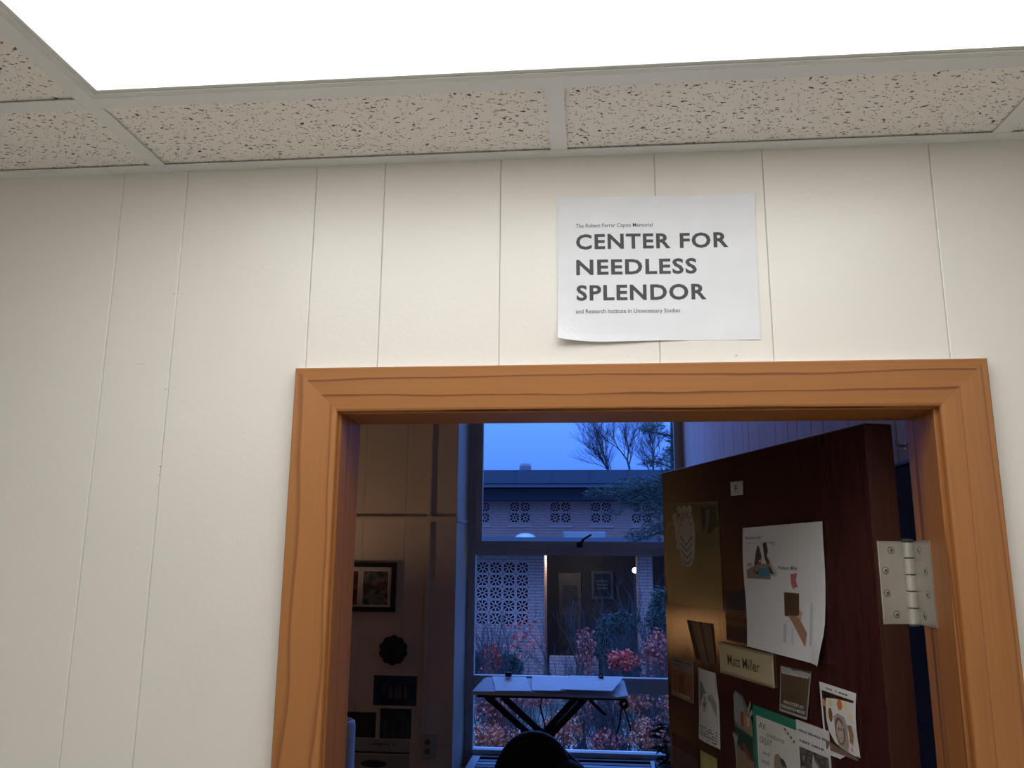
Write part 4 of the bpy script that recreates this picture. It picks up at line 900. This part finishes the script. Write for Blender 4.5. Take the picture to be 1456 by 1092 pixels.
# entry window with panes
e0, e1 = at(841, 852, YP+2.95), at(872, 812, YP+2.95)
bm = bmesh.new(); t_ = .07
box(bm, e0.x, e1.x, YP+2.93, YP+3, e0.z, e0.z+t_); box(bm, e0.x, e1.x, YP+2.93, YP+3, e1.z-t_, e1.z); box(bm, e0.x, e0.x+t_, YP+2.93, YP+3, e0.z+t_, e1.z-t_); box(bm, e1.x-t_, e1.x, YP+2.93, YP+3, e0.z+t_, e1.z-t_)
ew = obj('entry_window', pl(bm), mat('entry_frame_paint', (.045, .05, .06), .6), po)
o = obj('pane', bx(e0.x+t_, e1.x-t_, 2.975, 2.99, e0.z+t_-GZ, e1.z-t_-GZ), mat('dark_glazing', (.02, .025, .035), .15), ew)
for k in range(3): obj('blind_slat', bx(e0.x+.15, e1.x-.15, 2.96, 2.974, e1.z-GZ-.28-.09*k, e1.z-GZ-.24-.09*k), mat('blind_pale', (.07, .07, .075), .7), ew)
d0 = at(795, 960, YP+2.97); d1 = at(826, 815, YP+2.97)
dr_ = obj('entry_door', pl(bx(d0.x, d1.x, YP+2.93, YP+3.0, GZ, d1.z)), mat('entry_door_brown', (.06, .036, .018), .5, var=.3), po)
for k in range(3): obj('door_light', bx(d0.x+.1, d1.x-.1, 2.915, 2.93, .35+.75*k, .9+.75*k), mat('entry_door_glass', (.05, .04, .03), .2), dr_)
# lamp under the porch roof just inside the return wall; it lights the brick return
pk = thing('porch_lamp', 'porch wall lamp hidden just inside the entrance beside the lit brick edge', 'lamp', (XE+.28, YP+.9, zr+.02))
bm = bmesh.new(); lathe(bm, [(.03, .05), (.05, .09), (.04, .14)], n=12); obj('lamp_cap', bm, black_met, pk)
bm = bmesh.new(); lathe(bm, [(.01, -.04), (.04, -.02), (.045, .02), (.03, .05)], n=14); obj('globe', bm, emit('porch_globe', (1, .82, .6), 3), pk)
ld = bpy.data.lights.new('porch_light', 'POINT'); ld.energy = 34; ld.color = (1, .93, .84); ld.shadow_soft_size = .05
lo = bpy.data.objects.new('porch_light', ld); link(lo, pk); lo.location = (0, 0, -.08)
# globe light on a post
g = at(903, 811, YP+1.0)
gl = thing('lamp_post', 'small white globe light glowing in the entrance', 'lamp', (g.x, g.y, GZ))
bm = bmesh.new(); tube(bm, (0, 0, 0), (0, 0, g.z-GZ-.06), .03, n=10); obj('post', bm, black_met, gl)
bm = bmesh.new(); lathe(bm, [(.02, -.07), (.055, -.045), (.07, 0), (.055, .045), (.02, .07)], (0, 0, g.z-GZ), 16); obj('globe', bm, emit('globe_glow', (.95, 1.0, .80), 5), gl, True)
# skylight and roof unit on the porch roof
q = at(747, 771, 20.3); sk = thing('skylight', 'pale domed skylight on the low roof of the entrance', 'skylight', (q.x, q.y, zr+.36))
bm = bmesh.new(); lathe(bm, [(.30, 0), (.30, .05), (.27, .06), (.22, .12), (.12, .16), (.02, .17)], n=24); obj('dome', bm, mat('skylight_plastic', (.40, .43, .46), .3), sk, True)
bm = bmesh.new(); frame_ring(bm, -.36, .36, -.36, .36, .07, 0, .04); obj('curb', bm, roof_m, sk)
q0 = at(801, 770, 20.6); q1 = at(861, 756, 20.6)
ru = thing('roof_unit', 'long pale box standing on the low entrance roof', 'roof unit', ((q0.x+q1.x)/2, 20.6, zr+.36)); hw = (q1.x-q0.x)/2
obj('casing', bevbox(-hw, hw, 0, .4, 0, q1.z-zr-.36, .02), mat('unit_pale', (.26, .24, .23), .7), ru); obj('side_panel', bx(-hw*.85, hw*.2, -.01, 0, .04, max(.1, q1.z-zr-.42)), mat('unit_panel', (.28, .26, .25), .7), ru)

# ---------------- vegetation
def branch(bm, p, d, L_, r, depth, spread=.5, twig=3, up=.12, shrink=.72, tips=None, n=5):
    d = Vector(d).normalized(); seg = 3; q = Vector(p)
    for i in range(seg):
        d2 = (d + Vector((random.uniform(-1, 1), random.uniform(-1, 1), random.uniform(-1, 1)))*.12 + Vector((0, 0, up*.25))).normalized()
        q2 = q+d2*(L_/seg); r2 = r*(1-.25*(i+1)/seg); tube(bm, q, q2, r*(1-.25*i/seg), r2, n if depth > 1 else 3, False)
        if tips is not None and depth <= 1: tips.append((q2.copy(), d2.copy()))
        q, d = q2, d2
        if depth > 0 and i < seg-1 and random.random() < .8:
            a = Vector((random.uniform(-1, 1), random.uniform(-1, 1), random.uniform(-.3, .8)))*spread*1.3
            branch(bm, q, d+a, L_*shrink*.8, r*.5, depth-1, spread, twig, up, shrink, tips, n)
    if depth > 0:
        for k in range(twig):
            a = Vector((random.uniform(-1, 1), random.uniform(-1, 1), random.uniform(-.4, .7)))*spread
            branch(bm, q, d+a, L_*shrink, r*.6, depth-1, spread, twig, up, shrink, tips, n)
bark = mat('dusk_bark', (.045, .035, .035), .9)
def bare_tree(px, py, Y, lean, H, label, depth=6, r=.045):
    b_ = at(px, py, Y); t_ = thing('bare_tree', label, 'tree', (b_.x, Y, GZ), group='bare trees behind the building')
    bm = bmesh.new(); h0 = b_.z-GZ
    tube(bm, (0, 0, 0), (0, 0, h0), r*1.3, r, 6); branch(bm, (0, 0, h0), (lean, 0, 1), H, r, depth, .55, 2, .08, .87)
    obj('branches', bm, bark, t_)
random.seed(11)
bare_tree(884, 690, 25, -.9, .62, 'bare tree with branches leaning left above the roof')
random.seed(5)
bare_tree(898, 680, 26, -.25, .62, 'bare tree standing upright above the roof, middle of three')
random.seed(21)
bare_tree(928, 690, 27, .1, .66, 'bare tree rightmost behind the pine branches')
def needle_cloud(name, label, cat, blobs, col, nper, L_=.16, W_=.018, trunk=None, drop=-.15):
    c0 = Vector(blobs[0][0]); t_ = thing(name, label, cat, (c0.x, c0.y, GZ))
    bm = bmesh.new()
    if trunk:
        for a, b, r in trunk: tube(bm, Vector(a)-Vector(t_.location), Vector(b)-Vector(t_.location), r, r*.6, 6)
        obj('trunk', bm, bark, t_)
    V = []; Fc = []
    for (c_, rx, ry, rz) in blobs:
        c_ = Vector(c_)-Vector(t_.location)
        k = int(nper*(rx*rz)/.25)
        for _ in range(k):
            v = Vector((random.gauss(0, 1), random.gauss(0, 1), random.gauss(0, 1))).normalized()*(random.random()**.45)
            p = c_+Vector((v.x*rx, v.y*ry, v.z*rz))
            for _k in range(5):
                d = Vector((random.uniform(-1, 1), random.uniform(-.6, .6), random.uniform(-.5, .6)+drop)).normalized(); s_ = d.cross(Vector((random.uniform(-1, 1), random.uniform(-1, 1), random.uniform(-1, 1)))).normalized()*W_/2
                i0 = len(V); V += [p-s_, p+s_, p+d*L_]; Fc.append((i0, i0+1, i0+2))
    o = obj('needles', (V, Fc), col, t_); o['kind'] = 'stuff'
pine = mat('pine_needles', (.036, .052, .034), .8, var=.3, vscale=2); pine2 = mat('pine_needles_far', (.05, .07, .045), .8, var=.3, vscale=2)
random.seed(3)
def Bl(px, py, Y, rx, rz): p = at(px, py, Y); k = (Y+1.12)/F_PX; return (p, rx*k, rx*k*.8, rz*k)
needle_cloud('conifer', 'soft dark green conifer boughs sweeping in front of the pale building', 'tree',
             [Bl(945, 690, 14, 40, 22), Bl(910, 690, 14, 40, 14), Bl(880, 697, 14, 35, 12), Bl(850, 700, 14, 22, 8), Bl(930, 715, 14, 40, 20), Bl(895, 715, 14, 22, 8), Bl(872, 728, 14, 14, 6), Bl(935, 752, 14, 25, 16), Bl(905, 762, 14, 24, 9), Bl(960, 670, 14, 30, 20), Bl(970, 740, 14, 40, 40)],
             pine, 300, .13, .012, trunk=[(at(1010, 1000, 14.2), at(985, 600, 14.2), .10), (at(990, 740, 14.1), at(905, 700, 14.0), .03), (at(990, 740, 14.1), at(900, 770, 14.0), .025)])
needle_cloud('pine_tree', 'dark pine crown at the top right of the window against the sky', 'tree',
             [Bl(930, 607, 24, 22, 7), Bl(915, 612, 24, 12, 4), Bl(945, 618, 24, 16, 5), Bl(940, 653, 24, 26, 9), Bl(925, 658, 24, 18, 6), Bl(952, 640, 24, 10, 8), Bl(965, 630, 24, 20, 30)], pine2, 170, .16, .02,
             trunk=[(at(962, 900, 24.1), at(955, 560, 24.1), .10), (at(957, 665, 24.1), at(925, 655, 24), .03), (at(955, 620, 24.1), at(915, 612, 24), .03)])
def shrub(name, label, px, py, Y, rx, rz, leaf, n, L_=.09, W_=.06, group=None, twigs=True, round_=False, base=GZ):
    c_ = at(px, py, Y); k = (Y+1.12)/F_PX; rx *= k; rz *= k
    t_ = thing(name, label, 'shrub', (c_.x, Y, base), group=group)
    cz = c_.z-base
    if twigs:
        bm = bmesh.new()
        for i in range(4 if not round_ else 2):
            a = random.random()*2*PI; branch(bm, (0, 0, 0), (math.cos(a)*.35, math.sin(a)*.35, 1), max(.3, (cz+rz)*.42), .018, 4, .55, 2, .15, .72, None, 4)
        obj('stems', bm, bark, t_)
    else:
        bm = bmesh.new(); tube(bm, (0, 0, 0), (0, 0, max(.1, cz)), .05, .03, 6); obj('stems', bm, bark, t_)
    V = []; Fc = []
    for _ in range(n):
        v = Vector((random.gauss(0, 1), random.gauss(0, 1), random.gauss(0, 1))).normalized()*(random.random()**(.33 if round_ else .5))
        p = Vector((v.x*rx, v.y*rx*.8, cz+v.z*rz)); d = Vector((random.uniform(-1, 1), random.uniform(-1, 1), random.uniform(-1, .5))).normalized(); s_ = d.cross(Vector((random.uniform(-1, 1), random.uniform(-1, 1), .3))).normalized()
        i0 = len(V); V += [p, p+d*L_*.5+s_*W_/2, p+d*L_, p+d*L_*.5-s_*W_/2]; Fc.append((i0, i0+1, i0+2, i0+3))
    o = obj('foliage', (V, Fc), leaf, t_); o['kind'] = 'stuff'
    return t_
red = mat('red_leaf', (.60, .075, .045), .7, var=.45, vscale=3); orange = mat('orange_leaf', (.52, .145, .07), .7, var=.45, vscale=3); rust = mat('rust_leaf', (.46, .11, .08), .7, var=.4, vscale=3)
darkg = mat('dark_hedge_leaf', (.02, .035, .025), .8, var=.4, vscale=4)
random.seed(9)
shrub('round_bush', 'round dark clipped bush at the foot of the screen wall, left end', 690, 948, 16.8, 24, 20, darkg, 1500, .10, .06, twigs=False, round_=True)
shrub('round_bush', 'round dark clipped bush beside the red shrub at the wall foot', 722, 950, 16.8, 20, 18, darkg, 1300, .10, .06, twigs=False, round_=True)
shrub('round_bush', 'tall round dark bush inside the entrance', 858, 915, 17.2, 16, 22, darkg, 1300, .10, .06, twigs=False, round_=True)
shrub('round_bush', 'dark bush below the brick pier', 895, 950, 16.5, 14, 22, darkg, 1000, .10, .06, twigs=False, round_=True)
shrub('evergreen_bush', 'loose green bush in front of the entrance', 880, 885, 15.5, 28, 14, pine, 1100, .14, .03, twigs=True)
shrub('evergreen_bush', 'dark green bush behind the free edge of the door', 945, 880, 14.5, 22, 45, pine, 1800, .14, .03, twigs=True)
shrub('red_shrub', 'bright red leaved shrub by the left wall foot', 700, 940, 13.5, 14, 24, red, 660, .07, .045)
shrub('red_shrub', 'sparse red-leaved shrub with long bare stems before the lit brick edge', 745, 905, 12.5, 34, 30, red, 120, .07, .045)
shrub('red_shrub', 'thin rust coloured shrub in the middle of the lower pane', 833, 925, 12.5, 14, 34, rust, 440, .07, .045)
shrub('red_shrub', 'crimson shrub right of the entrance planter', 885, 938, 13.5, 22, 14, red, 520, .07, .045)
shrub('red_shrub', 'dark red shrub beside the brick pier and the door', 935, 935, 12.5, 20, 40, rust, 840, .07, .045)
for i, (px, py, Y, rx, rz, lf, n) in enumerate([(705, 1010, 9.5, 34, 26, rust, 1000), (700, 1050, 8.8, 40, 20, orange, 900), (800, 1040, 9.2, 30, 26, orange, 800), (845, 1015, 9.8, 26, 22, rust, 550), (905, 1000, 9.5, 30, 16, orange, 600), (925, 1045, 9.0, 34, 24, orange, 750), (760, 995, 10.5, 26, 10, rust, 450), (860, 1055, 9.0, 26, 16, rust, 450), (955, 1010, 9.2, 20, 30, orange, 450)]):
    shrub('autumn_shrub', ['mauve-red shrub low outside the window, left corner', 'orange shrub at the bottom left of the lowest pane', 'orange shrub behind the crossing of the keyboard stand', 'rusty shrub right of the stand behind its brace', 'orange shrub below the right end of the keyboard', 'broad orange shrub at the bottom right of the lowest pane', 'thin reddish shrub just under the keyboard', 'low rusty shrub above the right of the sill', 'orange shrub by the free edge of the door, lowest pane'][i], px, py, Y, rx, rz, lf, n, .045, .03, group='autumn shrubs outside the window')
